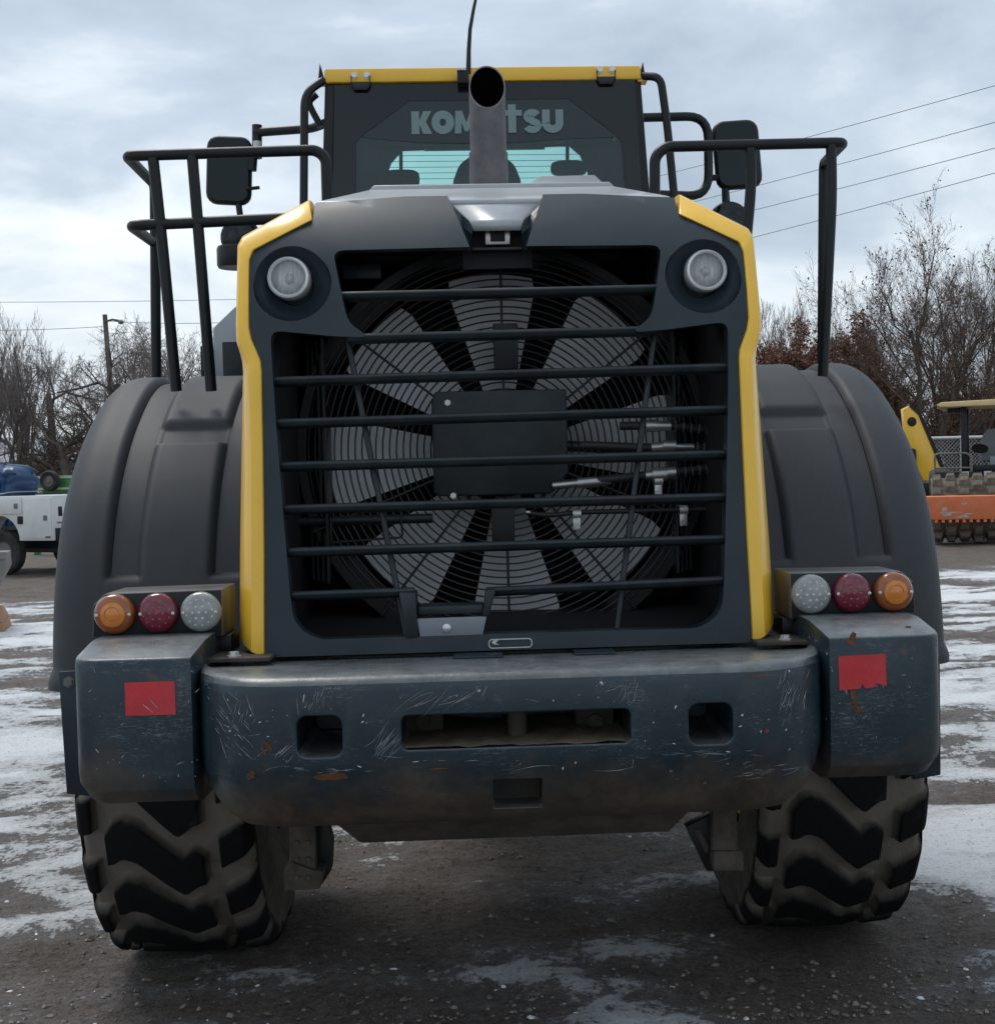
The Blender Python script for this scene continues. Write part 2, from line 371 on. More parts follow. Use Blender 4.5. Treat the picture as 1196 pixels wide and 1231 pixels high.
# value noise on a lattice, vectorised
_rng = np.random.default_rng(7)
_tab = _rng.random((256, 256))
def vnoise(x, y):
    xi = np.floor(x).astype(int); yi = np.floor(y).astype(int); fx = x-xi; fy = y-yi
    fx = fx*fx*(3-2*fx); fy = fy*fy*(3-2*fy)
    a = _tab[xi % 256, yi % 256]; b = _tab[(xi+1) % 256, yi % 256]; c = _tab[xi % 256, (yi+1) % 256]; d = _tab[(xi+1) % 256, (yi+1) % 256]
    return (a*(1-fx)+b*fx)*(1-fy) + (c*(1-fx)+d*fx)*fy
def fbm(x, y, o=4):
    s = 0; a = .5; t = 0
    for i in range(o):
        s = s + a*vnoise(x*2**i+17.3*i, y*2**i+5.1*i); t += a; a *= .5
    return s/t

# ================================================================== THE GROUND
def axis_coords(lo, hi, step, far_lo, far_hi, grow=1.12):
    c = list(np.arange(lo, hi+1e-6, step)); s = step; x = lo
    a = []
    while x > far_lo: s *= grow; x -= s; a.append(x)
    b = []; s = step; x = hi
    while x < far_hi: s *= grow; x += s; b.append(x)
    return np.array(a[::-1]+c+b)
def ground_height(x, y):
    big = (fbm(x*.35+3, y*.35+9, 3)-.5)*.07
    mid = (fbm(x*1.7, y*2.3, 3)-.5)*.045
    fine = (fbm(x*7, y*8, 2)-.5)*.022
    amp = 1-.55*np.exp(-((np.abs(x)-1.05)/.5)**2)*np.exp(-((y-1.8)/.9)**2)
    return (big+mid+fine)*amp
def snow_amount(x, y):
    w = .10*(fbm(x*.8+40, y*.8+11, 3)-.5)
    n1 = fbm(x*.75+w*9, y*1.25+7+w*9, 5); n2 = fbm(x*2.6+21+w*8, y*4.4+3+w*8, 4)
    rut = fbm(x*.22+60, y*2.6+x*.25+8, 3)
    s = n1*.45 + n2*.33 + rut*.22
    bias = .070 + .038*sstep(2.5, 6, y) - .30*sstep(15.5, 19, y)
    side = sstep(1.1, 1.9, np.abs(x))
    bias = bias - .075*(1-side)*(1-sstep(4.2, 7, y))      # the machine keeps the ground under it bare
    for px_, py_, am, rx_, ry_ in ((-1.75, 1.15, .10, .45, .35), (1.75, 1.55, .09, .5, .5), (1.9, 2.6, .07, .6, .6), (-.55, 3.4, .07, .35, .9)):
        bias = bias + am*np.exp(-((x-px_)/rx_)**2-((y-py_)/ry_)**2)
    return s + bias
gx = axis_coords(-7, 7, .05, -900, 900); gy = axis_coords(.2, 14, .05, -60, 1500)
X, Y = np.meshgrid(gx, gy); SN = snow_amount(X, Y)
SMASK = sstep(.525, .585, SN)
Z = ground_height(X, Y)*np.clip(1-(np.hypot(X, Y-5)-20)/60, .2, 1) + SMASK*.012 - .012
nx, ny = len(gx), len(gy)
vv = np.stack([X, Y, Z], -1).reshape(-1, 3)
ii = np.arange((nx-1)*(ny-1)); rr_, cc_ = ii//(nx-1), ii % (nx-1); a0 = rr_*nx+cc_
gme = bpy.data.meshes.new('ground'); gme.from_pydata(vv.tolist(), [], np.stack([a0, a0+1, a0+nx+1, a0+nx], -1).tolist())
at = gme.attributes.new('snow', 'FLOAT', 'POINT'); at.data.foreach_set('value', SN.reshape(-1).astype(np.float32))
gme.polygons.foreach_set('use_smooth', [True]*len(gme.polygons))
def ground_mat():
    m = bpy.data.materials.new('frozen_mud_and_snow'); m.use_nodes = True; n, l = m.node_tree.nodes, m.node_tree.links
    b = n['Principled BSDF']; t = n.new('ShaderNodeTexCoord'); ob = t.outputs['Object']
    def noise(s, d=8, r=.65, vec=None):
        k = n.new('ShaderNodeTexNoise'); k.inputs['Scale'].default_value = s; k.inputs['Detail'].default_value = d; k.inputs['Roughness'].default_value = r
        l.new(vec or ob, k.inputs['Vector']); return k.outputs[0]
    def rng(x, a, b_, c=0, d=1):
        k = n.new('ShaderNodeMapRange'); k.inputs[1].default_value = a; k.inputs[2].default_value = b_; k.inputs[3].default_value = c; k.inputs[4].default_value = d
        l.new(x, k.inputs[0]); return k.outputs[0]
    def mix(f, a, c):
        k = n.new('ShaderNodeMixRGB')
        if isinstance(f, float): k.inputs[0].default_value = f
        else: l.new(f, k.inputs[0])
        for s, x in ((1, a), (2, c)):
            if isinstance(x, tuple): k.inputs[s].default_value = (*x, 1)
            else: l.new(x, k.inputs[s])
        return k.outputs[0]
    def mth(op, a, c):
        k = n.new('ShaderNodeMath'); k.operation = op
        for s, x in ((0, a), (1, c)):
            if isinstance(x, (int, float)): k.inputs[s].default_value = x
            else: l.new(x, k.inputs[s])
        return k.outputs[0]
    at = n.new('ShaderNodeAttribute'); at.attribute_name = 'snow'
    sv = mth('ADD', at.outputs['Fac'], mth('ADD', mth('MULTIPLY', mth('SUBTRACT', noise(12, 12, .75), .5), .42), mth('MULTIPLY', mth('SUBTRACT', noise(45, 6, .75), .5), .22)))
    cover = rng(sv, .552, .582)
    dust = rng(sv, .46, .60, 0, .35)
    mud = mix(rng(noise(2.2, 8), .3, .7), (.085, .066, .053), (.175, .143, .118))
    mud = mix(rng(noise(28, 8, .7), .42, .68), mud, (.042, .033, .027))
    mud = mix(rng(noise(110, 4, .7), .50, .66, 0, .75), mud, (.20, .17, .145))
    mud = mix(rng(noise(75, 5, .7), .52, .64, 0, .8), mud, (.030, .024, .020))
    vo = n.new('ShaderNodeTexVoronoi'); vo.inputs['Scale'].default_value = 42; l.new(ob, vo.inputs['Vector'])
    sc = n.new('ShaderNodeSeparateColor'); l.new(vo.outputs['Color'], sc.inputs[0])
    peb = mth('MULTIPLY', rng(vo.outputs['Distance'], .12, .30, 1, 0), rng(sc.outputs[0], .62, .72))
    mud = mix(mth('MULTIPLY', peb, .8), mud, mix(sc.outputs[1], (.13, .11, .095), (.25, .22, .195)))
    mud = mix(dust, mud, (.36, .36, .37))
    dirty = mix(rng(noise(6, 8, .7), .35, .7), (.62, .645, .67), (.40, .395, .39))
    snow = mix(rng(sv, .60, .70), dirty, (.76, .785, .81))
    snow = mix(mth('MULTIPLY', rng(noise(55, 5, .75), .58, .68), .65), snow, (.17, .14, .115))
    col = mix(cover, mud, snow); l.new(col, b.inputs['Base Color'])
    l.new(rng(noise(3.5, 6), .35, .65, .62, .92), b.inputs['Roughness']); b.inputs['Specular IOR Level'].default_value = .35
    h = mth('ADD', mth('MULTIPLY', noise(26, 10, .75), .6), mth('ADD', mth('MULTIPLY', peb, .35), mth('MULTIPLY', cover, .25)))
    bp = n.new('ShaderNodeBump'); bp.inputs['Strength'].default_value = 1.0; bp.inputs['Distance'].default_value = .05
    l.new(h, bp.inputs['Height']); l.new(bp.outputs[0], b.inputs['Normal'])
    return m
gme.materials.append(ground_mat())
ground = tag(link('ground', gme), 'frozen muddy gravel yard with patches of thin snow', kind='structure')

# loose stones and snow crumbs lying about
def scatter(name, label, m, count, seed, lo, hi, on_snow):
    rs = np.random.default_rng(seed); mb = MB(); m_ = count*(14 if on_snow else 4)
    ya = .9 + 13*rs.random(m_)**1.8; xa_ = (rs.random(m_)-.5)*2*(1.0+.42*(ya+3)); sn = snow_amount(xa_, ya); za_ = ground_height(xa_, ya)-.010
    ok = ((sn > .50) & (sn < .60)) if on_snow else (sn <= .57)
    ok &= ~((np.abs(np.abs(xa_)-1.05) < .34) & (ya > 1.45) & (ya < 2.2))
    for x, y, z in list(zip(xa_[ok].tolist(), ya[ok].tolist(), za_[ok].tolist()))[:count]:
        r_ = lo + (hi-lo)*rs.random()**3; a = rs.random()*6.28; ca, sa = math.cos(a), math.sin(a)
        sx, sy, sz = r_*(.7+.8*rs.random()), r_*(.6+.5*rs.random()), r_*(.4+.4*rs.random())
        pts = [(sx, 0, 0), (.3*sx, sy, .1*sz), (-.8*sx, .6*sy, 0), (-.9*sx, -.5*sy, .1*sz), (.2*sx, -sy, 0), (.35*sx, .25*sy, sz), (-.4*sx, -.1*sy, .85*sz)]
        mb.add([(x+p[0]*ca-p[1]*sa, y+p[0]*sa+p[1]*ca, z+p[2]) for p in pts], [(0, 1, 5), (1, 2, 6, 5), (2, 3, 6), (3, 4, 6), (4, 0, 5, 6)])
    o = mb.build(name, m, recalc=False, smooth=25); return tag(o, label, kind='stuff')
STONE = leaf_mat('gravel_stone', (.075, .060, .050), (.26, .235, .21)); SNOWM = mat('snow_crumb', (.74, .76, .78), .7)
scatter('gravel', 'loose gravel stones strewn over the frozen mud', STONE, 5200, 3, .003, .015, False)
scatter('snow_crumbs', 'small crumbs of snow lying on the mud', SNOWM, 1100, 4, .003, .013, True)

# ================================================================== THE WHEEL LOADER
loader = thing('wheel_loader', 'large dark grey and yellow wheel loader with rear grille and scratched counterweight', 'wheel loader')

# ---- grille surface: how far forward the rear panel lies at each height
_gz = np.array([1.10, 1.30, 1.60, 1.90, 2.05, 2.18, 2.28, 2.36, 2.44]); _gy = np.array([.405, .435, .485, .555, .605, .67, .745, .83, .95])
_gp = np.polyfit(_gz, _gy, 4)
def yg(z): return float(np.polyval(_gp, z))
def PGR(u, v, off=0.0):
    y = .6
    for _ in range(30):
        p = P(u, v, y); y = yg(p.z)+off
    return p
def half(l, r, off=0.0):
    a, b = PGR(*l, off), PGR(*r, off); return (b.x-a.x)/2, (a.z+b.z)/2
INNER = [half(*q) for q in [((377, 266), (816, 256)), ((308, 302), (890, 290)), ((302, 313), (894, 302)), ((300, 396), (899, 379)), ((303, 410), (897, 393)), ((315, 437), (889, 417)), ((317, 449), (889, 430)), ((318, 540), (893, 540)), ((320, 660), (899, 655)), ((321, 793), (906, 770))]]
OUTER = [half(*q, .07) for q in [((379, 243), (815, 233)), ((297, 288), (898, 275)), ((290, 298), (903, 286)), ((287, 390), (911, 379)), ((286, 413), (911, 402)), ((291, 438), (908, 419)), ((292, 450), (908, 432)), ((289, 540), (915, 540)), ((287, 660), (923, 655)), ((288, 768), (930, 752))]]
# rear panel slab
xs_in = lambda z: float(np.interp(z, [p[1] for p in INNER][::-1], [p[0] for p in INNER][::-1]))
z_bot = INNER[-1][1]; z_top_out = half((376, 245), (816, 236))[1]; z_top = half((470, 238), (730, 230))[1]
XTOP = INNER[0][0]
# slab lofted in x: each column runs from the bottom to the top edge
zs = np.unique(np.concatenate([np.linspace(z_bot, INNER[0][1], 34), [p[1] for p in INNER]]))
rows = []
def zt(x): return z_top_out + (z_top-z_top_out)*min(1, max(0, (XTOP-abs(x))/.25))
for z in zs:
    w = xs_in(z); rows.append([(x, z) for x in np.linspace(-w, w, 13)])
for t in (.5, 1.0):
    rows.append([(x, INNER[0][1] + (zt(x)-INNER[0][1])*t) for x in np.linspace(-XTOP, XTOP, 13)])
mb = MB(); nR, nC = len(rows), 13; TH = .055
vs_ = [(x, yg(z), z) for r_ in rows for x, z in r_] + [(x, yg(z)+TH, z) for r_ in rows for x, z in r_]
fs_ = []; N = nR*nC
for i in range(nR-1):
    for j in range(nC-1):
        q = (i*nC+j, i*nC+j+1, (i+1)*nC+j+1, (i+1)*nC+j); fs_ += [q, tuple(k+N for k in q[::-1])]
for j in range(nC-1): fs_ += [(j, j+N, j+1+N, j+1), ((nR-1)*nC+j, (nR-1)*nC+j+1, (nR-1)*nC+j+1+N, (nR-1)*nC+j+N)]
for i in range(nR-1): fs_ += [(i*nC, (i+1)*nC, (i+1)*nC+N, i*nC+N), (i*nC+nC-1, i*nC+nC-1+N, (i+1)*nC+nC-1+N, (i+1)*nC+nC-1)]
mb.add(vs_, fs_)
panel = mb.build('rear_panel', SLATE, loader)
# the grille opening, traced left and right and made symmetric
LO = [(560, 298), (402, 303), (419, 388), (446, 405), (400, 404), (327, 399), (334, 510), (343, 610), (351, 710), (355, 742), (364, 757), (386, 768), (480, 766), (600, 762)]
RO = [(640, 294), (797, 292), (785, 380), (758, 400), (800, 396), (877, 384), (877, 492), (876, 598), (873, 700), (871, 728), (862, 743), (842, 756), (740, 758), (600, 762)]
HO = [half(a, b) for a, b in zip(LO, RO)]
HO[-1] = (0.0, HO[-1][1]); HO[0] = (.085, HO[0][1])
poly = [(x, z) for x, z in HO[:-1]] + [(0, HO[-1][1])] + [(-x, z) for x, z in HO[:-1]][::-1]
def round_poly(poly, rad, k=4):
    n = len(poly); out = []
    for i in range(n):
        a, b, c = Vector(poly[i-1]), Vector(poly[i]), Vector(poly[(i+1) % n]); d1, d2 = a-b, c-b
        if d1.length < 1e-6 or d2.length < 1e-6: continue
        if d1.angle(d2) > R(168): out.append(tuple(b)); continue
        r_ = min(rad, d1.length*.45, d2.length*.45); p, q = b+d1.normalized()*r_, b+d2.normalized()*r_
        for j in range(k+1): t = j/k; out.append(tuple(p*(1-t)**2+b*2*t*(1-t)+q*t*t))
    return out
cut1 = MB(); cut1.prism(round_poly(poly, .03), .2, 1.4)
# V notch at the top for the camera housing
nt = [half((541, 231), (655, 228)), half((574, 266), (629, 263)), half((578, 300), (636, 297))]
nv = [half((541, 237), (655, 233)), half((574, 300), (640, 297))]
cut2 = MB(); cut2.prism([(nt[0][0], nt[0][1]+.06), (nv[0][0], nv[0][1]), (nv[1][0], nv[1][1]), (nv[1][0], nv[1][1]-.05), (-nv[1][0], nv[1][1]-.05), (-nv[1][0], nv[1][1]), (-nv[0][0], nv[0][1]), (-nt[0][0], nt[0][1]+.06)], .2, 1.6)
hx, hz = half((351, 340), (845, 334)); HLR = .101
hxl, hzl = half((345, 333), (848, 325), .015)
cuts = [cut1, cut2]
for s in (-1, 1):
    c = MB(); c.lathe([(HLR, -.4), (HLR, .5)], (s*hx, .6, hz), (0, 1, 0), 40); cuts.append(c)
baked(panel, cuts)
bv = panel.modifiers.new('bevel', 'BEVEL'); bv.width = .007; bv.segments = 3; bv.limit_method = 'ANGLE'; bv.angle_limit = R(40)

# ---- yellow trim down both sides
for s in (-1, 1):
    mb = MB(); rows = []
    for i, ((xi, zi), (xo, zo)) in enumerate(zip(INNER, OUTER)):
        yi, yo = yg(zi), yg(zo); wide = min(1, max(0, (i-4)/3))
        k = .72 - .30*wide
        xm, zm = xi+(xo-xi)*k, zi+(zo-zi)*k; ym = yg(zm) + (-.014 if wide < .5 else -.024)
        rows.append([(s*xi, yi+.05, zi), (s*(xi+.001), yi-.012, zi), (s*xm, ym+.004, zm), (s*(xm+(xo-xm)*.55), yg(zm+(zo-zm)*.55)+.006+.012*wide, zm+(zo-zm)*.55), (s*xo, yo+.07, zo), (s*(xo+.004), yo+.30, zo), (s*xi, yo+.30, zi)])
    dense = []
    for a, b in zip(rows[:-1], rows[1:]):
        for t in np.linspace(0, 1, 4)[:-1]: dense.append([tuple(Vector(p).lerp(Vector(q), t)) for p, q in zip(a, b)])
    dense.append(rows[-1])
    mb.loft(dense, close_ring=True, caps=True); o = mb.build('trim', YELLOW, loader, bevel=.005, seg=2, bang=30, smooth=32)
    tag(o, 'yellow edge trim of the hood')

# ---- headlights
for s in (-1, 1):
    hl = link('headlight', None, loader)
    y0 = yg(hz)
    MB().lathe([(HLR-.001, .002), (HLR-.003, .008), (HLR-.016, .022), (HLR-.036, .042), (.050, .050), (.044, .085), (.044, .10)], (s*hx, y0, hz), (0, 1, 0), 40, cap=False).build('recess', SLATE, hl)
    b = MB(); b.lathe([(.046, .07), (.046, .105)], (s*hx, y0, hz), (0, 1, 0), 24); b.build('backing', DARKIN, hl)
    org = Vector((s*hxl, yg(hzl)+.015, hzl)); ax = Vector((s*.06, -1, .02)).normalized()
    b = MB(); b.lathe([(.046, -.075), (.0565, -.05), (.0565, -.004), (.054, .006), (.049, .009), (.0455, .004), (.0455, -.012)], org, ax, 40, cap=False)
    b.lathe([(.0475, -.012), (.03, -.03), (.012, -.042), (.011, -.030), (.0001, -.028)], org, ax, 36, cap=False) if False else None
    b.build('lamp_ring', CHROME, hl)
    MB().lathe([(.0456, -.004), (.040, -.010), (.026, -.016), (.013, -.019), (.012, -.010), (.008, -.006), (.0001, -.005)], org, ax, 36, cap=False).build('reflector', HEADREF, hl, recalc=False)
    MB().lathe([(.0456, .000), (.036, .004), (.020, .007), (.0001, .008)], org, ax, 32, cap=False).build('lens', CLEARGLASS, hl, recalc=False)

# ---- camera housing between the brow halves
A, Bq = half((540, 237), (656, 233), .12), half((571, 264), (629, 262))
yA, yB = yg(A[1])+.16, yg(Bq[1])-.01
zl = half((575, 276), (627, 274))[1]
mb = MB()
prof = lambda w0, y0, z0: [(-w0, y0, z0), (w0, y0, z0)]
mb.loft([[(-A[0]-.02, yA+.5, A[1]+.13), (A[0]+.02, yA+.5, A[1]+.13)], [(-A[0]-.006, yA, A[1]+.004), (A[0]+.006, yA, A[1]+.004)], [(-Bq[0]-.01, yB+.03, Bq[1]+.005), (Bq[0]+.01, yB+.03, Bq[1]+.005)], [(-Bq[0]-.004, yB, Bq[1]-.010), (Bq[0]+.004, yB, Bq[1]-.010)], [(-Bq[0]+.002, yB+.004, zl), (Bq[0]-.002, yB+.004, zl)]])
hs = mb.build('camera_hood', HOODTOP, loader, smooth=50); md = hs.modifiers.new('t', 'SOLIDIFY'); md.thickness = .012; md.offset = -1
yr = yB+.07
for s in (-1, 1):
    mb = MB(); rows = []
    for t in np.linspace(0, 1, 7):
        zo_ = nv[0][1]+(nv[1][1]-nv[0][1])*t; xo_ = nv[0][0]+(nv[1][0]-nv[0][0])*t+.004
        zi_ = Bq[1]+.004+(zl-.05-Bq[1])*t; xi_ = Bq[0]+.004*t
        po, pi = Vector((s*xo_, yg(zo_)+.006, zo_)), Vector((s*xi_, yB+.012+.03*t, zi_))
        if t == 0: pi = Vector((s*(A[0]+.001), yA, A[1]))
        rows.append([po, po.lerp(pi, .5)+Vector((0, .006, 0)), pi])
    mb.loft(rows); mb.build('housing_cheek', SLATE, loader, recalc=False)
zc0, zc1 = half((583, 288), (613, 287))[1], half((583, 268), (613, 267))[1]
MB().box(-Bq[0]-.03, Bq[0]+.03, yr, yr+.02, zc0-.06, Bq[1]).build('recess_back', DARKIN, loader)
xa, xb = PGR(583, 278, .05).x, PGR(613, 278, .05).x
cm = MB().box(xa, xb, yr-.035, yr, zc0, zc1).build('rear_camera', STEEL, loader, bevel=.003)
MB().box(xa+.014, xb-.014, yr-.040, yr-.034, zc0+.008, zc1-.006).build('camera_lens', DARKIN, cm, bevel=.002)
MB().box(-Bq[0]-.004, Bq[0]+.004, yr-.04, yr+.01, zc0-.016, zc0-.008).build('camera_bracket', SLAT, loader, bevel=.002)

# ---- louvre slats
def slat_section(): return [(-.013, .003), (-.006, .010), (.006, .011), (.026, -.006), (.030, -.013), (.020, -.016), (-.004, -.010)]
def slat(l, r, name='slat'):
    a, b = PGR(*l), PGR(*r); rows = []
    for t in np.linspace(0, 1, 9):
        p = a.lerp(b, t); y = yg(p.z)+.022
        rows.append([(p.x, y+q[0], p.z+q[1]) for q in slat_section()])
    mb = MB(); mb.loft(rows, close_ring=True, caps=True); return mb.build(name, SLAT, loader, bevel=.0025, seg=2, bang=25, smooth=50)
for l, r in [((407, 354), (793, 345)), ((417, 405), (790, 395)), ((326, 457), (879, 440)), ((331, 508), (879, 491)), ((335, 560), (879, 545)), ((340, 612), (878, 597)), ((345, 664), (876, 648)), ((349, 717), (498, 712)), ((584, 712), (875, 698))]:
    slat(l, r)
for pts in ([(418, 408), (440, 520), (466, 650), (489, 768)], [(787, 398), (771, 520), (756, 640), (741, 760)]):
    MB().tube([PGR(u, v, .060) for u, v in pts], .0078, 8).build('stay_rod', SLAT, loader)
# step notch low in the grille
st = [PGR(480, 712), PGR(500, 712), PGR(503, 766), PGR(488, 768)]
MB().prism([(p.x, p.z) for p in st], yg(1.2)-.005, yg(1.2)+.10).build('step_side', SLAT, loader, bevel=.003)
st = [PGR(584, 708), PGR(596, 708), PGR(588, 740), PGR(580, 740)]
MB().prism([(p.x, p.z) for p in st], yg(1.2)-.003, yg(1.2)+.08).build('step_side', SLAT, loader, bevel=.003)
a, b = PGR(502, 730), PGR(581, 727); MB().box(a.x, b.x, yg(a.z), yg(a.z)+.09, b.z-.022, b.z).build('step_tread', SLAT, loader, bevel=.004)
st = [PGR(501, 744), PGR(585, 741), PGR(580, 764), PGR(505, 767)]
sp_ = MB().prism([(p.x, p.z) for p in st], yg(1.17)+.004, yg(1.17)+.02).build('step_plate', GREYB, loader, bevel=.002)
p = PGR(537, 755); b = MB(); b.lathe([(.011, 0), (.011, .004), (.0075, .007), (.0001, .008)], (p.x, yg(1.17)+.004, p.z), (0, -1, 0), 16, cap=False); b.build('bolt', BOLT, sp_)
# outlined pull recess on the lower frame
a, b = PGR(588, 780), PGR(639, 767); zc_ = (a.z+b.z)/2
MB().tube([(x, yg(zc_)-.002, z) for x, z in rrect(a.x, b.x, a.z+.001, b.z-.001, .008)], .0017, 6, closed=True).build('pull_outline', BOLT, loader)
mb = MB(); mb.add([(x, yg(zc_)-.0015, z) for x, z in [(a.x+.006, zc_+.004), (a.x+.014, zc_+.011), (a.x+.024, zc_+.009), (a.x+.016, zc_+.002), (a.x+.026, zc_-.003), (a.x+.012, zc_-.001)]], [(0, 1, 2, 3), (3, 4, 5, 0)]); mb.build('label_scrap', BOLT, loader, recalc=False)

# ---- what lies behind the louvres
ZI0, ZI1 = z_bot+.03, 2.30
mb = MB(); wall_ = [(.52, ZI0), (.60, 1.80), (.70, 2.02), (1.5, 2.02), (1.5, ZI0)]; mb.prism(wall_, -.60, -.585, 'x'); mb.prism(wall_, .585, .60, 'x'); mb.box(-.585, .585, 1.42, 1.44, ZI0, ZI1); mb.box(-.585, .585, .50, 1.42, ZI0-.02, ZI0); mb.box(-.47, .47, .86, 1.42, ZI1-.02, ZI1)
for s in (-1, 1): mb.box(min(s*.47, s*.585), max(s*.47, s*.585), .86, 1.42, 2.02, 2.04); mb.box(min(s*.46, s*.47), max(s*.46, s*.47), .90, 1.42, 2.02, 2.28)
mb.build('cooling_bay', DARKIN, loader)
# ribbed dark flanges seen at the edges of the bay
for s in (-1, 1):
    for k in range(4): MB().box(min(s*(.50+.02*k), s*(.507+.02*k)), max(s*(.50+.02*k), s*(.507+.02*k)), .95+.05*k, 1.1+.05*k, 1.3, 2.0).build('bay_flange', SLAT, loader)
FY = 1.10; fc = P(606, 541, FY)
MB().lathe([(.60, -.10), (.575, -.10), (.545, -.02), (.545, .12), (.60, .12)], fc, (0, 1, 0), 64, cap=False).build('fan_shroud', BLACK, loader)
fan = link('cooling_fan', None, loader)
MB().lathe([(.15, -.03), (.16, .0), (.16, .06), (.0001, .06)], fc, (0, 1, 0), 32, cap=False).build('hub', BLACK, fan)
bl = MB(); rows = []
for r_ in np.linspace(.14, .525, 12):
    w = .10 + .205*sstep(.14, .40, r_)*1.0
    edge = 1-max(0, (r_-.495)/.03)**2*.10
    row = []
    for t in np.linspace(-1, 1, 9):
        a = t*w*edge/r_*.62 if r_ > .3 else t*w/r_*.60
        a = t*min(R(15.2), w/r_)*edge
        row.append((r_*math.sin(a), t*.030*(1-.2*r_), r_*math.cos(a)))
    rows.append(row)
bl.loft(rows); bme = bl.mesh('blade', FANBLADE, recalc=False)
for k in range(8):
    o = link('blade', bme, fan); o.location = (fc.x, FY+.02, fc.z); o.rotation_euler = (0, R(-(45*k+3)), 0)
# wire guard: many rings and a few spokes
gd = MB(); gy_ = FY-.12
for k in range(25):
    r_ = .115+.0198*k
    gd.tube([(fc.x+r_*math.cos(t), gy_ + (.0 if r_ < .5 else (r_-.5)*.5), fc.z+r_*math.sin(t)) for t in np.linspace(0, 2*math.pi, 73)[:-1]], .0026, 5, closed=True)
for a in (90, 38, -22, 142, 202, 270, 308, 232):
    ca, sa = math.cos(R(a)), math.sin(R(a)); gd.tube([(fc.x+.1*ca, gy_-.006, fc.z+.1*sa), (fc.x+.60*ca, gy_-.004, fc.z+.60*sa)], .0038, 6)
gd.build('fan_guard', GUARD, loader, recalc=False)
# fan motor cover and brackets
a, b = P(522, 597, .93), P(680, 468, .93)
mc = MB(); mc.prism([(a.x, a.z+.01), (a.x+.02, a.z), (b.x-.05, a.z), (b.x, a.z+.06), (b.x, b.z), (a.x+.01, b.z), (a.x, b.z-.03)], .90, 1.0); mc = mc.build('motor_cover', SLAT, loader, bevel=.006)
bolts(mc, [P(538, 484, .90), P(545, 596, .90)], (0, -1, 0), .007, .006)
for u0, v0, u1, v1 in ((594, 388, 622, 444), (592, 610, 618, 662)):
    a, b = P(u0, v1, .95), P(u1, v0, .95); MB().box(a.x, b.x, .95, 1.0, a.z, b.z).build('bracket', BLACK, loader, bevel=.003)
a, b = P(395, 627, .93), P(485, 650, .93)
MB().tube(fillet([P(398, 622, .93), P(398, 652, .93), P(484, 646, .93), P(482, 618, .93)], .012), .0035, 6).build('wire_loop', SLAT, loader)
MB().tube([P(330, 628, .99), P(520, 623, .97)], .014, 10).build('crossbar', SLAT, loader)
MB().tube([P(660, 535, 1.0), P(870, 545, .97)], .016, 10).build('crossbar', SLAT, loader)
# small lamp plate in the upper corner
a, b = P(412, 335, .95), P(458, 317, .95); MB().box(a.x, b.x, .95, .97, a.z, b.z).build('plate', SLAT, loader, bevel=.003)
# hoses with fittings and clamps
def hose(pts, r, name='hose'):
    h = MB().tube(fillet([P(u, v, y) for u, v, y in pts], .05), r, 10).build(name, HOSE, loader); return h
def fitting(hs, segs, y):
    for (u0, v0, u1, v1, r_) in segs: MB().tube([P(u0, v0, y), P(u1, v1, y)], r_, 12).build('fitting', STEEL, hs, smooth=40)
def coil(hs, u0, v0, u1, v1, y, r_, k):
    m_ = MB(); a, b = P(u0, v0, y), P(u1, v1, y); d = (b-a).normalized()
    for i in range(k):
        c = a.lerp(b, i/(k-1)); m_.lathe([(r_, -.002), (r_+.0025, 0), (r_, .002)], c, d, 12, cap=False)
    m_.build('coil_guard', STEEL, hs)
h = hose([(745, 512, .90), (800, 511, .90), (880, 520, .93)], .012); fitting(h, [(755, 511, 776, 512, .010), (776, 512, 790, 512, .017), (790, 512, 806, 512, .014)], .90); coil(h, 812, 513, 868, 518, .90, .013, 7)
h = hose([(700, 535, .92), (780, 538, .90), (880, 540, .93)], .012); fitting(h, [(783, 538, 796, 537, .013), (796, 536, 812, 536, .017), (812, 537, 834, 537, .010)], .90); coil(h, 838, 537, 870, 540, .90, .013, 5)
h = hose([(663, 583, .90), (668, 583, .90), (735, 576, .88), (880, 560, .92)], .0125); fitting(h, [(664, 584, 694, 581, .0095), (694, 581, 718, 579, .0145), (718, 579, 734, 577, .0125)], .885); coil(h, 815, 568, 866, 562, .895, .0135, 7)
fitting(h, [(776, 572, 784, 571, .013), (784, 571, 801, 570, .021), (801, 569, 812, 568, .017)], .885)
h = hose([(632, 616, .93), (660, 620, .93), (690, 616, .93), (850, 612, .93)], .007); fitting(h, [(632, 616, 637, 616, .007)], .93)
for u, v, y in ((693, 618, .92), (821, 613, .92), (791, 578, .88)):
    k = link('hose_clamp', None, loader); c = P(u, v, y)
    MB().lathe([(.012, -.012), (.0145, -.012), (.0145, .012), (.012, .012)], c, (1, .05, .03), 14, cap=False).build('band', BOLT, k)
    MB().box(c.x-.011, c.x+.011, c.y-.008, c.y-.004, c.z-.046, c.z-.008).build('tab', BOLT, k, bevel=.002)
    b = MB(); bolt(b, (c.x, c.y-.008, c.z-.034), (0, -1, 0), .007, .006); b.build('bolt', STEEL, k)

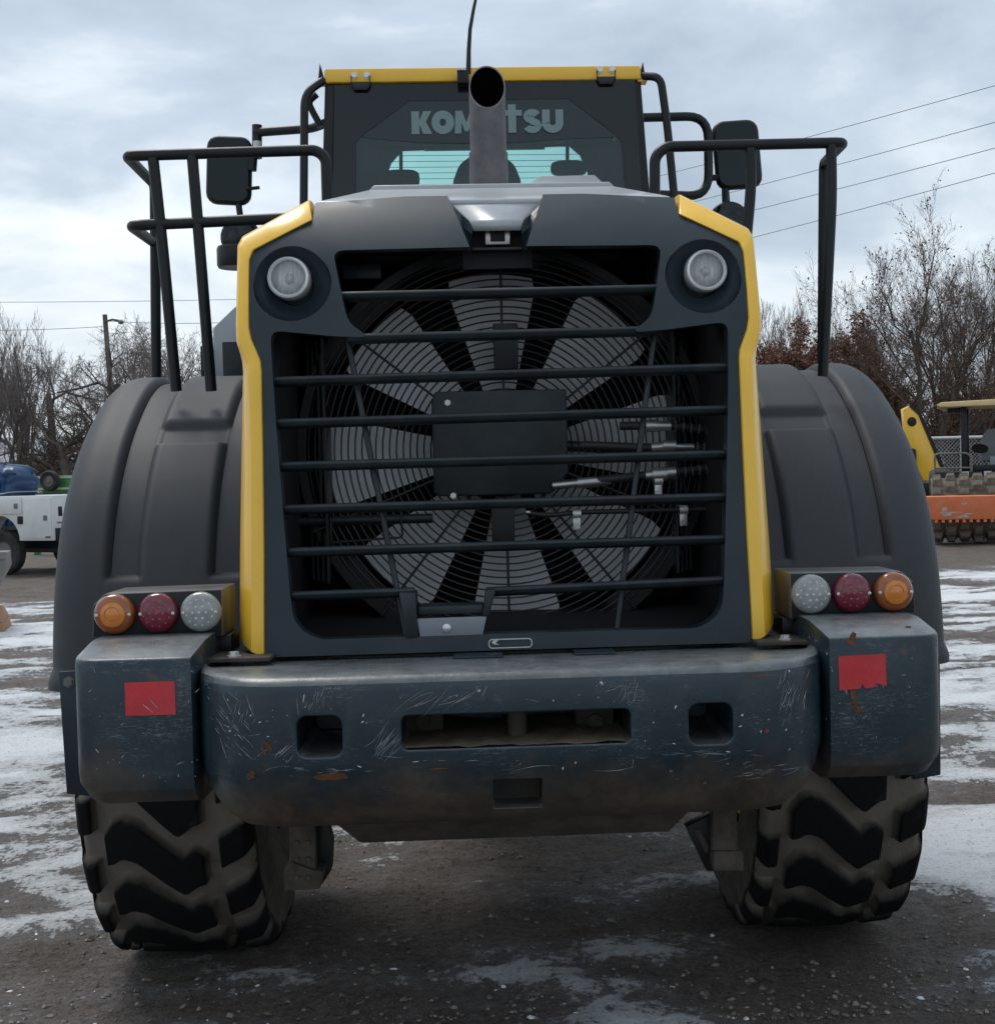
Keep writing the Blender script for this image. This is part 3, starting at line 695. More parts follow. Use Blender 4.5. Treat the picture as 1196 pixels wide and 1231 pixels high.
# ---- hood body behind the panel (top rises towards the cab)
sec = [(p[0]+.004, p[1]) for p in OUTER[::-1]]
mb = MB(); rows = []
for y, k in ((.80, 0), (1.05, .5), (1.7, 1.0), (2.68, 1.15)):
    row = [(-x, max(y, yg(z)+.28), z + .05*k*(z > 2.1)) for x, z in sec]
    if k == 0: row = [(-x, yg(z)+.28, z) for x, z in sec]
    row += [(-a[0], a[1], a[2]) for a in row[::-1]]
    rows.append(row)
mb.loft(rows); mb.build('hood_shell', SLATE, loader, smooth=30)
def hood_strip(l0, r0, y0, l1, r1, y1, name, m, drop=.25):
    a, za = SYM(l0, r0, y0); b, zb = SYM(l1, r1, y1)
    mb = MB(); mb.add([(-a, y0, za), (a, y0, za), (b, y1, zb), (-b, y1, zb), (-a, y0, za-.02), (a, y0, za-.02), (b, y1, zb-drop), (-b, y1, zb-drop)], [(0, 1, 2, 3), (4, 7, 6, 5), (0, 4, 5, 1), (1, 5, 6, 2), (2, 6, 7, 3), (3, 7, 4, 0)])
    return mb.build(name, m, loader, bevel=.008, seg=2)
hood_strip((385, 243), (812, 234), .97, (440, 229), (735, 222), 1.35, 'hood_top', HOODTOP)
a, za = SYM((440, 230), (737, 223), 1.34); b, zb = SYM((446, 224), (729, 216), 1.36); c_, zc_2 = SYM((452, 222), (724, 214), 1.75)
mb = MB(); mb.loft([[(-a, 1.36, za-.12), (a, 1.36, za-.12), (a, 1.36, za+.004), (b, 1.365, zb), (-b, 1.365, zb), (-a, 1.36, za+.004)], [(-a, 1.8, za-.12), (a, 1.8, za-.12), (a, 1.8, za+.06), (c_, 1.8, zc_2), (-c_, 1.8, zc_2), (-a, 1.8, za+.06)]], close_ring=True, caps=True); mb.build('exhaust_platform', HOODTOP, loader, bevel=.004)
# gray duct on the hood
a, b = P(634, 222, 2.0), P(728, 222, 2.0); c, d = P(652, 206, 2.0), P(722, 204, 2.0)
MB().add([(a.x, 2.0, a.z), (b.x, 2.0, b.z), (d.x, 2.22, d.z+.03), (c.x, 2.22, c.z+.03), (a.x-.01, 2.5, a.z), (b.x+.01, 2.5, b.z), (d.x, 2.4, d.z+.03), (c.x, 2.4, c.z+.03), (a.x+.02, 2.02, a.z-.12), (b.x-.02, 2.02, b.z-.12), (b.x, 2.5, b.z-.12), (a.x, 2.5, a.z-.12)], [(0, 1, 2, 3), (3, 2, 6, 7), (7, 6, 5, 4), (0, 3, 7, 4), (1, 5, 6, 2), (0, 8, 9, 1), (1, 9, 10, 5), (5, 10, 11, 4), (4, 11, 8, 0)]).build('air_duct', GREYB, loader, bevel=.005)
# ---- exhaust stack, its mouth turned back
EY = 1.62; er = .0605
cb = P(588, 232, EY); ct = P(585.5, 104, EY); z_sl = P(588, 184, EY).z; zmid = ct.z; cutk = .088/er
def stack(r_, zlow, top, n=40):
    rows = []
    for k in range(9):
        t = k/8; row = []
        for j in range(n):
            a = 2*math.pi*j/n; ztop = zmid + r_*math.sin(a)*cutk if top is None else top
            z = zlow + (ztop-zlow)*t; x = cb.x + (ct.x-cb.x)*(z-cb.z)/(ct.z-cb.z)
            row.append((x+r_*math.cos(a), EY+r_*math.sin(a), z))
        rows.append(row)
    return rows
ex = MB(); ex.loft(stack(er, cb.z-.1, None) + [stack(er-.004, cb.z, None)[8]], close_ring=True); exo = ex.build('exhaust_stack', EXH, loader, recalc=False, smooth=40)
MB().loft(stack(er-.004, ct.z-.30, None)[::-1], close_ring=True, caps=False).build('stack_inside', mat('stack_black', (.002, .002, .002), 1.0, 0, 0.0), exo, recalc=False)  # inside of the stack coloured near black
MB().loft(stack(er*1.07, cb.z-.12, z_sl), close_ring=True, caps=True).build('stack_sleeve', EXH, exo, recalc=False, smooth=40)

# ---- cab
CY, CF = 2.80, 3.86
rw, rz0 = SYM((391, 101), (771, 95), CY); rw2, rz1 = SYM((391, 84), (771, 78), CY)
bw, bz = SYM((387, 236), (779, 228), CY)
cab = link('cab', None, loader)
mb = MB(); mb.prism([(-rw, rz0), (rw, rz0), (rw2, rz1), (-rw2, rz1)], CY-.015, CY+.10); mb.prism([(-rw-.01, rz0+.005), (rw+.01, rz0+.005), (rw-.01, rz1+.0), (rw-.10, rz1+.035), (-rw+.10, rz1+.035), (-rw+.01, rz1+.0)], CY+.10, CF+.10)
mb.build('roof', YELLOW, cab, bevel=.010)
mb = MB()
for s in (-1, 1):
    mb.prism([(s*(rw-.045), rz0), (s*rw, rz0), (s*(bw+.05), bz-.8), (s*(bw+.005), bz-.8)], CY, CY+.09)
    mb.prism([(s*(rw-.07), rz0), (s*rw, rz0), (s*(bw+.05), bz-.8), (s*(bw-.02), bz-.8)], CF, CF+.07)
mb.box(-bw, bw, CY+.01, CF+.06, bz-.85, bz-.80)
mb.build('cab_frame', BLACK, cab, bevel=.008)
MB().box(-rw+.02, rw-.02, CY+.02, CF+.05, rz0-.012, rz0-.002).build('headliner', HEADLN, cab)
SIDEGLASS = glass_mat('side_glass', (.10, .13, .13))
for s in (-1, 1):
    mb = MB(); mb.add([(s*(rw-.012), CY+.09, rz0), (s*(bw+.03), CY+.09, bz-.7), (s*(bw+.03), CF, bz-.7), (s*(rw-.012), CF, rz0)], [(0, 1, 2, 3)]); mb.build('side_window', SIDEGLASS, cab, recalc=False)
# rear window with printed border
def quadpts(pp, y): return [tuple(P(u, v, y)) for u, v in pp]
OUTG = [P(u, v, CY-.004) for u, v in ((402, 102), (763, 96), (772, 234), (400, 240))]
MB().prism([(p.x, p.z) for p in OUTG], CY-.002, CY+.003).build('rear_window', REARGLASS, cab)
inn = [(427, 240), (428, 171), (434, 164), (492, 121), (683, 118), (743, 164), (747, 170), (752, 236)]
IN3 = [P(u, v, CY-.004) for u, v in inn]
mb = MB(); o_ = [(OUTG[3].x, OUTG[3].z)] + [(OUTG[0].x, OUTG[0].z)] + [(OUTG[1].x, OUTG[1].z)] + [(OUTG[2].x, OUTG[2].z)]
vsx = [Vector((x, CY-.005, z)) for x, z in o_] + [Vector((p.x, CY-.005, p.z)) for p in IN3]
mb.add(vsx, [(0, 4, 5, 6, 1), (1, 6, 7, 8, 2), (2, 8, 9, 10, 3), (3, 10, 11)]); mb.build('window_border', BORDER, cab, recalc=False)
band = [(434.5, 164.5), (492, 121.5), (683, 118.5), (742.5, 164.5), (690, 166), (600, 172), (500, 171)]
mb = MB(); mb.add([Vector((p.x, CY-.0042, p.z)) for p in [P(u, v, CY-.0042) for u, v in band]], [tuple(range(7))]); mb.build('window_band', BORDER2, cab, recalc=False)
# lettering on the rear window
def stroke(mb, pts, w, y, closed=False):
    pts = [Vector((p[0], 0, p[1])) for p in pts]; n = len(pts); L_, R_ = [], []
    for i in range(n):
        a = pts[i-1] if (i > 0 or closed) else None; b = pts[i]; c = pts[(i+1) % n] if (i < n-1 or closed) else None
        d1 = (b-a).normalized() if a is not None else None; d2 = (c-b).normalized() if c is not None else None
        if d1 is None: d1 = d2
        if d2 is None: d2 = d1
        n1, n2 = Vector((-d1.z, 0, d1.x)), Vector((-d2.z, 0, d2.x)); mvec = (n1+n2).normalized(); s_ = w/2/max(.45, mvec.dot(n1))
        L_.append(b+mvec*s_); R_.append(b-mvec*s_)
    vs = [(p.x, y, p.z) for p in L_]+[(p.x, y, p.z) for p in R_]
    mb.add(vs, [(i, (i+1) % n, (i+1) % n+n, i+n) for i in range(n if closed else n-1)])
def arc(cx, cz, rx, rz, a0, a1, k=14): return [(cx+rx*math.cos(R(a0+(a1-a0)*i/k)), cz+rz*math.sin(R(a0+(a1-a0)*i/k))) for i in range(k+1)]
POLYS = {'K': [[(0, 0), (9.5, 0), (9.5, 28), (0, 28)], [(9.5, 12), (9.5, 16.5), (14.5, 28), (24.5, 28), (17.5, 15), (25, 0), (14, 0)]],
 'M': [[(0, 0), (1.5, 28), (9.5, 28), (14.5, 13.5), (19.5, 28), (27.5, 28), (29, 0), (21, 0), (20.3, 13), (16.6, 2.5), (12.4, 2.5), (8.7, 13), (8, 0)]]}
GL = {
 'K': (25, [([(4.5, 0), (4.5, 28)], 10, 0), ([(20, 28), (9, 14.5), (21, 0)], 10, 0)]),
 'O': (27, [(arc(13, 14, 8.8, 9.5, 0, 360, 28)[:-1], 9.8, 1)]),
 'M': (31, [([(4, 0), (5.5, 26), (14.5, 6), (23.5, 26), (25, 0)], 8.4, 0)]),
 'A': (27, [([(3.5, 0), (12, 26), (20.5, 0)], 7.5, 0), ([(7, 6.5), (17, 6.5)], 5, 0)]),
 'T': (25, [([(12, 0), (12, 35)], 9.6, 0), ([(0, 24.5), (24, 24.5)], 7, 0)]),
 'S': (24, [(arc(11.5, 20, 6.5, 4.6, 20, 265, 12)+arc(11.5, 8.4, 6.8, 5.0, 80, -165, 12), 8.4, 0)]),
 'U': (26, [([(4.2, 28), (4.2, 11)]+arc(12.4, 11, 8.2, 7.2, 180, 360, 12)+[(20.6, 28)], 9.4, 0)])}
org = P(495, 161, CY-.006); end = P(678, 158, CY-.006); totw = sum(GL[c][0] for c in 'KOMATSU'); sc_ = (end.x-org.x)/totw
mb = MB(); xo = 0; kk = 0
for ch in 'KOMATSU':
    wch, sts = GL[ch]
    for pl in POLYS.get(ch, ()): mb.add([(org.x+(xo+a)*sc_, CY-.0075-.0004*kk, org.z+b*sc_*.98) for a, b in pl], [tuple(range(len(pl)))]); kk += 1
    if ch in POLYS: sts = ()
    for pts, w, cl in sts:
        stroke(mb, [(org.x+(xo+a)*sc_, org.z+b*sc_*.98) for a, b in pts], w*sc_, CY-.0075-.0004*kk, cl); kk += 1
    xo += wch
mb.build('window_lettering', LETTER, cab, recalc=False)
mb = MB()
for v in range(186, 226, 7): mb.tube([P(462, v+1, CY+.006), P(708, v-1, CY+.006)], .0011, 4)
mb.build('heater_lines', HEADLN, cab, recalc=False)
# windscreen: solid surround with an arched clear opening seen from behind
WSO = [(458, 262), (462, 222), (470, 196), (483, 181), (540, 179), (610, 178), (684, 175), (697, 186), (706, 206), (709, 255)]
WS = [P(u, v, CF) for u, v in WSO]
MB().prism([(p.x, p.z) for p in WS], CF+.02, CF+.026).build('windscreen', FRONTGLASS, cab)
mb = MB(); top_z = rz0-.005; lx, rx = -rw+.0, rw-.0
vsx = [Vector((p.x, CF+.01, p.z)) for p in WS]; n_ = len(vsx)
outer_ = [Vector((lx-.02, CF+.01, WS[0].z)), Vector((lx, CF+.01, WS[1].z)), Vector((lx, CF+.01, WS[2].z)), Vector((lx, CF+.01, top_z+.06)), Vector((WS[4].x, CF+.01, top_z+.06)), Vector((WS[5].x, CF+.01, top_z+.06)), Vector((rx, CF+.01, top_z+.06)), Vector((rx, CF+.01, WS[7].z)), Vector((rx, CF+.01, WS[8].z)), Vector((rx+.02, CF+.01, WS[9].z))]
mb.add(vsx+outer_, [(i, i+1, i+1+n_, i+n_) for i in range(n_-1)]); mb.add([vsx[0], vsx[-1], outer_[-1], outer_[0], Vector((lx, CF+.01, bz-.8)), Vector((rx, CF+.01, bz-.8))], [(0, 1, 5, 4), ]); mb.build('front_surround', HEADLN, cab, recalc=False)
# seat back, cab interior mirrors with stems, sun strip
SY = 3.25
pts = [P(u, v, SY) for u, v in ((541, 262), (545, 215), (552, 196), (566, 186), (585, 183), (606, 186), (619, 197), (626, 215), (630, 258))]
MB().prism([(p.x, p.z) for p in pts], SY, SY+.10).build('seat_back', BLACK, cab, bevel=.02, seg=3)
for (u, v, ru, rv, us) in ((482, 214, 22, 11, 482), (684, 201, 22, 9, 682)):
    im = link('inside_mirror', None, cab); c = P(u, v, 3.70); sx = ru/FPX*6.7; sz = rv/FPX*6.7
    MB().prism([(c.x+sx*math.copysign(abs(math.cos(t))**.6, math.cos(t)), c.z+sz*math.copysign(abs(math.sin(t))**.6, math.sin(t))) for t in np.linspace(0, 2*math.pi, 25)[:-1]], 3.70, 3.74).build('housing', BLACK, im, bevel=.008)
    MB().tube([P(us, v, 3.73), P(us, v-32, 3.75)], .009, 8).build('stem', BLACK, im)
a, b = P(510, 180, 3.6), P(655, 170, 3.6); MB().box(a.x, b.x, 3.6, 3.63, a.z, b.z).build('sun_strip', GREYB, cab, bevel=.004)
# hinges on the roof edge
for u, v in ((433.5, 97), (728.5, 90)):
    h = link('hinge', None, cab); c = P(u, v, CY-.02)
    MB().prism([(c.x+x, c.z+z) for x, z in ((-.037, -.006), (.037, -.006), (.037, -.018), (.026, -.036), (-.026, -.036), (-.037, -.018))], CY-.026, CY-.0155).build('leaf', SLATE, h, bevel=.002)
    MB().tube([(c.x+x, CY-.028, c.z+z) for x, z in ((-.038, .02), (-.038, -.018), (-.027, -.037), (.027, -.037), (.038, -.018), (.038, .02))], .0022, 6).build('leaf_edge', BLACK, h)
    bolts(h, [(c.x+s*.026, CY-.016, c.z+.024) for s in (-1, 1)], (0, -1, 0), .012, .010)
# antenna
an = link('antenna', None, loader); c = P(557, 93, CY-.03)
MB().box(c.x-.025, c.x+.022, CY-.08, CY-.016, c.z-.035, c.z+.015).build('bracket', BLACK, an, bevel=.003)
MB().box(c.x-.026, c.x+.012, CY-.085, CY-.03, c.z+.015, c.z+.024).build('plate', STEEL, an, bevel=.002)
MB().tube([P(563, 88, CY-.05), P(563.5, 60, CY-.05), P(565, 35, CY-.05), P(569, 12, CY-.05), P(574, -12, CY-.05), P(580, -34, CY-.05)], [.011, .009, .008, .007, .006, .004], 8).build('whip', BLACK, an)
# grab bars at the cab corners
def rail(pts, r, name='grab_bar', rad=.06, m=BLACK): return MB().tube(fillet([P(*q) for q in pts], rad), r, 12).build(name, m, loader, smooth=60)
rail([(365, 262, 2.75), (366, 112, 2.75), (389, 96, 2.8)], .017)
rail([(381, 113, 2.85), (370, 122, 2.85), (378, 138, 2.85), (386, 152, 2.85)], .014, rad=.03)
rail([(773, 91, 2.8), (794, 92, 2.75), (802, 150, 2.75), (813, 262, 2.75)], .017)
for u, v, s in ((386, 90, -1), (772, 88, 1)):
    c = P(u, v, CY); MB().box(c.x-.02, c.x+.02, CY-.005, CY+.05, c.z-.035, c.z-.02).build('roof_bracket', YELLOW, loader, bevel=.003)
    MB().prism([(c.x-.012, c.z-.01), (c.x+.012, c.z-.01), (c.x+s*.004, c.z+.05)], CY, CY+.02).build('roof_fin', BLACK, loader)
# big mirrors
MY = 3.15
def mirror(outline, arm, label):
    o = link('mirror', None, loader); pp = [P(u, v, MY) for u, v in outline]; cx_ = sum(p.x for p in pp)/len(pp)
    poly = [(p.x, p.z) for p in pp]
    MB().prism(poly, MY, MY+.05).build('housing', BLACK, o, bevel=.022, seg=4)
    cz_ = sum(p.z for p in pp)/len(pp)
    MB().prism([(cx_+(x-cx_)*.88, cz_+(z-cz_)*.90) for x, z in poly], MY-.003, MY+.001).build('mirror_glass', MIRROR, o)
    for q, r_ in arm: MB().tube(fillet([P(*w) for w in q], .10, 6), r_, 12).build('arm', BLACK, o, smooth=60)
    return o
def rr_pix(u0, v0, u1, v1, r, sk=0, tilt=0): 
    return [(x+(z-(v0+v1)/2)*sk, z+(x-(u0+u1)/2)*tilt) for x, z in rrect(u0, u1, v0, v1, r, 4)]
m1 = mirror(rr_pix(247, 162, 302, 245, 14, -.02, .05), [([(390, 148, 3.0), (375, 154, 3.05), (306, 159, MY)], .020), ([(309, 150, MY), (309, 190, MY)], .022), ([(305, 180, MY), (303, 205, MY)], .02), ([(286, 240, MY+.02), (290, 268, MY+.02)], .014), ([(296, 227, MY-.01), (312, 225, MY-.01)], .008)], '')
MB().lathe([(.018, -.03), (.018, .03)], P(309, 178, MY-.018), (0, .1, 1), 10).build('white_band', mat('white_sticker', (.6, .6, .58), .5), m1)
m2 = mirror(rr_pix(859, 143, 915, 226, 14, .085, -.07), [([(772, 141, 3.0), (851, 139, 3.05), (852, 236, 3.05), (776, 233, 3.0)], .020), ([(852, 214, 3.05), (862, 213, MY)], .014), ([(868, 190, MY+.02), (870, 244, MY+.02)], .008), ([(872, 222, MY+.02), (873, 246, MY+.02)], .012)], '')
for (u, v, r_) in ((289, 285, .082), (877, 268, .092)):
    k = link('round_mirror', None, loader); c = P(u, v, MY)
    MB().lathe([(r_, -.004), (r_+.006, .002), (r_+.002, .02), (r_*.6, .05), (.0001, .055)], c, (0, 1, 0), 32, cap=False).build('housing', BLACK, k)
    MB().lathe([(r_, -.004), (r_*.8, -.016), (r_*.5, -.026), (.0001, -.030)], c, (0, 1, 0), 32, cap=False).build('mirror_glass', MIRROR, k)
    MB().tube([c+Vector((0, .03, r_-.02)), c+Vector((-.005, .03, r_+.06))], .012, 8).build('stem', BLACK, k)
c = P(287, 322, 2.6); MB().lathe([(.08, 0), (.085, .01), (.085, .075), (.08, .085), (.05, .09)], c, (0, 0, 1), 28).build('beacon_base', BLACK, loader)
# ---- hand rails
RY, RB = 1.60, 2.08
rail([(394, 262, RY), (392, 190, RY), (380, 180, RY), (152, 187, RY), (186, 222, RB), (188, 470, RB)], .0185, 'hand_rail', .035)
rail([(345, 262, RY), (157, 271, RY), (183, 290, RB)], .0185, 'hand_rail', .04)
rail([(184, 190, RY), (195, 290, RY), (212, 470, RY)], .0185, 'hand_rail', .2)
rail([(231, 186, RY), (238, 270, RY), (254, 470, RY)], .0185, 'hand_rail', .2)
rail([(787, 262, RY), (787, 188, RY), (800, 176, RY), (1014, 171, RY), (990, 196, RB), (988, 450, RB)], .0185, 'hand_rail', .035)
rail([(902, 178, RY), (903, 225, RY), (893, 330, RY)], .0185, 'hand_rail', .1)
rail([(999, 174, RY), (1000, 235, RY), (989, 452, RY)], .0185, 'hand_rail', .1)

# ---- rear fenders
AY, AZ = 1.86, .745
FPROF = [(1.098, .99), (1.098, 1.06), (1.113, 1.18), (1.148, 1.32), (1.203, 1.45), (1.273, 1.56), (1.355, 1.652), (1.455, 1.738), (1.59, 1.825), (1.75, 1.905), (1.93, 1.957), (2.12, 1.968), (2.35, 1.935), (2.55, 1.85), (2.70, 1.70)]
def fender_mesh():
    pr = np.array(FPROF); n = len(pr); q = []
    for i in range(n-1):
        p0, p1, p2, p3 = pr[max(i-1, 0)], pr[i], pr[i+1], pr[min(i+2, n-1)]
        for t in np.arange(0, 1, 1/18): q.append(.5*(2*p1+(p2-p0)*t+(2*p0-5*p1+4*p2-p3)*t*t+(3*p1-p0-3*p2+p3)*t**3))
    q = np.array(q+[pr[-1]]); g = np.gradient(q, axis=0); L = np.hypot(g[:, 0], g[:, 1])[:, None]; nr = np.stack([-g[:, 1], g[:, 0]], -1)/L
    xs = np.concatenate([np.linspace(.60, 1.20, 130), np.linspace(1.204, 1.348, 28)])
    QY, XX = np.meshgrid(q[:, 0], xs, indexing='ij'); QZ = np.repeat(q[:, 1][:, None], len(xs), 1); NY = np.repeat(nr[:, 0][:, None], len(xs), 1); NZ = np.repeat(nr[:, 1][:, None], len(xs), 1)
    d = np.where(XX > 1.248, -.10*(1-np.sqrt(np.maximum(0, 1-((XX-1.248)/.1005)**2))), 0)
    up = sstep(1.300, 1.326, QZ)
    zA = sstep(1.068, 1.094, XX)*(1-sstep(1.178, 1.200, XX)); zC = 1-sstep(.866, .892, XX)
    gv = sstep(.85, .88, XX)*(1-sstep(1.08, 1.11, XX))*sstep(1.712, 1.732, QZ)*(1-sstep(1.778, 1.798, QZ))*(QY < 1.9)
    d = d - .024*np.clip(np.maximum(zA*up, np.maximum(zC*up, gv)), 0, 1)
    lip = .014*(1-sstep(1.0, 1.06, QZ))*(QY < 1.5)
    V = np.stack([XX + lip*sstep(1.15, 1.33, XX), QY+NY*d-lip*.5, QZ+NZ*d], -1).reshape(-1, 3); n0, n1 = XX.shape
    i = np.arange((n0-1)*(n1-1)); r_, c_ = i//(n1-1), i % (n1-1); a = r_*n1+c_
    return V, np.stack([a, a+1, a+n1+1, a+n1], -1)
FV, FF = fender_mesh()
for s in (-1, 1):
    me = bpy.data.meshes.new('fender'); V = FV.copy(); V[:, 0] *= s; me.from_pydata(V.tolist(), [], FF.tolist() if s < 0 else FF[:, ::-1].tolist())
    me.materials.append(FENDER); me.polygons.foreach_set('use_smooth', [True]*len(me.polygons)); me.update()
    o = link('fender', me, loader); md = o.modifiers.new('t', 'SOLIDIFY'); md.thickness = .012; md.offset = -1
    # inner closing wall between hood and fender
    MB().box(min(s*.60, s*.615), max(s*.60, s*.615), 1.12, 2.6, 1.0, 1.62).build('inner_panel', BLACK, loader)
    # mud guard plate under the rear edge
    yp = 1.0
    q = [P(70, 808, yp), P(97, 806, yp), P(112, 958, yp), P(80, 955, yp)] if s < 0 else [P(1095, 790, yp), P(1130, 788, yp), P(1131, 932, yp), P(1098, 938, yp)]
    g = MB().prism([(p.x, p.z) for p in q], yp, yp+.02).build('mud_plate', SLATE, loader, bevel=.003)
    pb = P(83, 820, yp) if s < 0 else P(1119, 800, yp); b = MB(); bolt(b, (pb.x, yp, pb.z), (0, -1, 0), .013, .012); b.build('bolt', GREYS, g)
    MB().box(min(s*1.21, s*1.265), max(s*1.21, s*1.265), 1.02, 1.08, .99, 1.06).build('fender_bracket', BLACK, loader, bevel=.004)
# grey boxes beside the hood on the left fender
a, b = P(256, 452, 2.3), P(289, 368, 2.3)
MB().prism([(a.x, a.z-.1), (b.x+.05, a.z-.1), (b.x+.05, b.z+.01), (b.x-.02, b.z), (a.x+.005, b.z-.08)], 2.3, 2.7).build('side_cover', mat('pale_cover', (.42, .46, .48), .5, 0, .4, 0, .08, 5), loader, bevel=.006)
a, b = P(268, 455, 2.1), P(292, 410, 2.1); MB().box(a.x, b.x, 2.1, 2.25, a.z-.1, b.z).build('side_box', SLAT, loader, bevel=.005)
a, b = P(243, 455, 2.3), P(249, 416, 2.3); MB().box(a.x, b.x, 2.28, 2.31, a.z-.05, b.z).build('side_strap', BLACK, loader, bevel=.003)

# ---- counterweight, centre piece
zF = SYM((300, 816), (930, 792), .0)[1]; print('zF', zF)
def yf(x):
    t = max(0, (abs(x)-.50)/.235); return .26*(1-math.sqrt(max(0, 1-min(1, t)**2.0)))*1.0
CWX = .733
rows = []
for x in np.concatenate([np.linspace(-CWX, -.5, 16), np.linspace(-.5, .5, 8)[1:-1], np.linspace(.5, CWX, 16)]):
    y0 = yf(x); e = max(0, (abs(x)-.53)/(CWX-.53)); up = .155*(1-math.sqrt(max(0, 1-e**2)))**1.0
    bz_ = .800+up
    def zz(z): return max(z, bz_ + (z-.80)*.35) if z < 1.0 else z
    prof = [(.60, 1.142), (.32, 1.152), (y0+.09, 1.166), (y0+.045, 1.167), (y0+.020, 1.161), (y0+.006, 1.148), (y0, 1.128), (y0, .985), (y0+.006, .955), (y0+.03, .905), (y0+.065, .850), (y0+.10, .818), (y0+.15, .803), (.60, .795)]
    rows.append([(x, y, zz(z)) for y, z in prof])
mb = MB(); mb.loft(rows, close_ring=True, caps=True)
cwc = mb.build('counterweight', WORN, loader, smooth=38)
cuts = []
for l, r in (((358, 862, 411, 914)), ((829, 842, 881, 895))) if False else ((0, 0),): pass
sa, sb = P(358, 914, 0), P(411, 862, 0); ta, tb = P(829, 895, 0), P(881, 843, 0)
hw0, hw1 = (-(sb.x)+ta.x)/2, (-(sa.x)+tb.x)/2; hz0, hz1 = (sa.z+ta.z)/2, (sb.z+tb.z)/2
for s in (-1, 1):
    c = MB(); c.prism(rrect(min(s*hw0, s*hw1), max(s*hw0, s*hw1), hz0, hz1, .022), -.2, .34); cuts.append(c)
sa, sb = P(483, 903, 0), P(758, 852, 0)
c = MB(); c.prism(rrect(sa.x, sb.x, sa.z, sb.z, .015), -.2, .36); cuts.append(c)
sa2, sb2 = P(594, 979, .04), P(652, 936, .02)
c = MB(); c.box(sa2.x, sb2.x, -.2, .17, sa2.z+.005, sb2.z); cuts.append(c)
baked(cwc, cuts)
bv = cwc.modifiers.new('bevel', 'BEVEL'); bv.width = .005; bv.segments = 2; bv.limit_method = 'ANGLE'; bv.angle_limit = R(50)
# towing slot: mud on its floor, pin and lugs
mb = MB(); xs_ = np.linspace(sa.x+.006, sb.x-.006, 22); rs = random.Random(5)
rows = [[(x, y, sa.z+.002+rs.random()*.012*(.4+y*2)) for x in xs_] for y in np.linspace(.004, .34, 7)]
mb.loft(rows); mb.build('mud_deposit', MUD, cwc, recalc=False)
c = P(622, 872, .10); MB().lathe([(.02, 0), (.022, .01), (.022, sb.z-sa.z-.004)], (c.x, .12, sa.z+.002), (0, 0, 1), 20).build('tow_pin', RUSTY, cwc)
for u in (508, 718):
    c = P(u, 872, .14); MB().box(c.x-.045, c.x+.045, .20, .30, sa.z+.002, sb.z-.002).build('tow_lug', RUSTY, cwc, bevel=.006)
    b = MB(); bolt(b, (c.x, .20, c.z), (0, -1, 0), .02, .012); b.build('bolt', RUSTY, cwc)
# plates on top of the centre piece
for (u0, u1, v0) in ((240, 330, 797), (905, 975, 772)):
    a, b = P(u0, v0, .40), P(u1, v0, .40); pl = MB().box(a.x, b.x, .33, .47, 1.162, 1.172).build('mount_plate', RUSTY, loader, bevel=.002)
    m_ = MB(); bolt(m_, ((a.x+b.x)/2, .36, 1.172), (0, 0, 1), .013, .012); m_.build('bolt', BOLT, pl)
for u0, u1 in ((545, 605), (690, 740)):
    a, b = P(u0, 795, .36), P(u1, 795, .36); MB().box(a.x, b.x, .34, .44, 1.150, 1.158).build('shim_plate', SLATE, loader, bevel=.003)
# scratches and chips on its face: thin traced marks
rs = random.Random(11); mb = MB()
def blocked(u, v): return (350 < u < 419 and 854 < v < 922) or (821 < u < 889 and 835 < v < 902) or (475 < u < 766 and 844 < v < 914)
def face_y(x, z): return yf(x)-.0012 + max(0, z-1.128)*.35 + float(np.interp(z, [.80, .85, .905, .955, .985], [.125, .065, .03, .006, 0]))
def blob(u, v, rx, rz, ang=0, n=11, jag=.45, yfun=None):
    if blocked(u, v): return
    p = P(u, v, 0); ca, sa = math.cos(ang), math.sin(ang); pts = []
    for i in range(n):
        t = 2*math.pi*i/n; k = 1-jag*rs.random(); a_, b_ = rx*k*math.cos(t), rz*k*math.sin(t); x, z = p.x+a_*ca-b_*sa, p.z+a_*sa+b_*ca
        pts.append((x, (yfun or face_y)(x, z), z))
    mb.mat = 1; mb.add(pts + [(p.x, (yfun or face_y)(p.x, p.z), p.z)], [(i, (i+1) % n, n) for i in range(n)]); mb.mat = 0
def mark(u, v, ang, ln, w):
    if blocked(u, v): return
    if w > .0024: return blob(u, v, ln*.32, w*.55, ang, 8, .6)
    w = min(w, .0009)*.55
    p = P(u, v, 0); d = Vector((math.cos(ang), 0, math.sin(ang))); nn = Vector((-d.z, 0, d.x)); pts1, pts2 = [], []; cv = rs.gauss(0, .05)
    for i in range(9):
        t = i/8; c = p + d*ln*(t-.5) + nn*(cv*ln*4*t*(1-t) + (rs.random()-.5)*w*2); ww = w*(.15+.85*math.sin(math.pi*(t*.94+.03)))*(.4+.9*rs.random())
        pts1.append((c.x+nn.x*ww, face_y(c.x, c.z), c.z+nn.z*ww)); pts2.append((c.x-nn.x*ww, face_y(c.x, c.z), c.z-nn.z*ww))
    mb.loft([pts1, pts2])
for k in range(26): mark(485+rs.random()*90, 838+rs.random()*14-.0, R(24)+rs.gauss(0, .12), .05+.05*rs.random(), .0007+.0004*rs.random())
for k in range(16): mark(450+rs.random()*25, 880+rs.random()*25, R(50)+rs.gauss(0, .15), .04+.04*rs.random(), .0007)
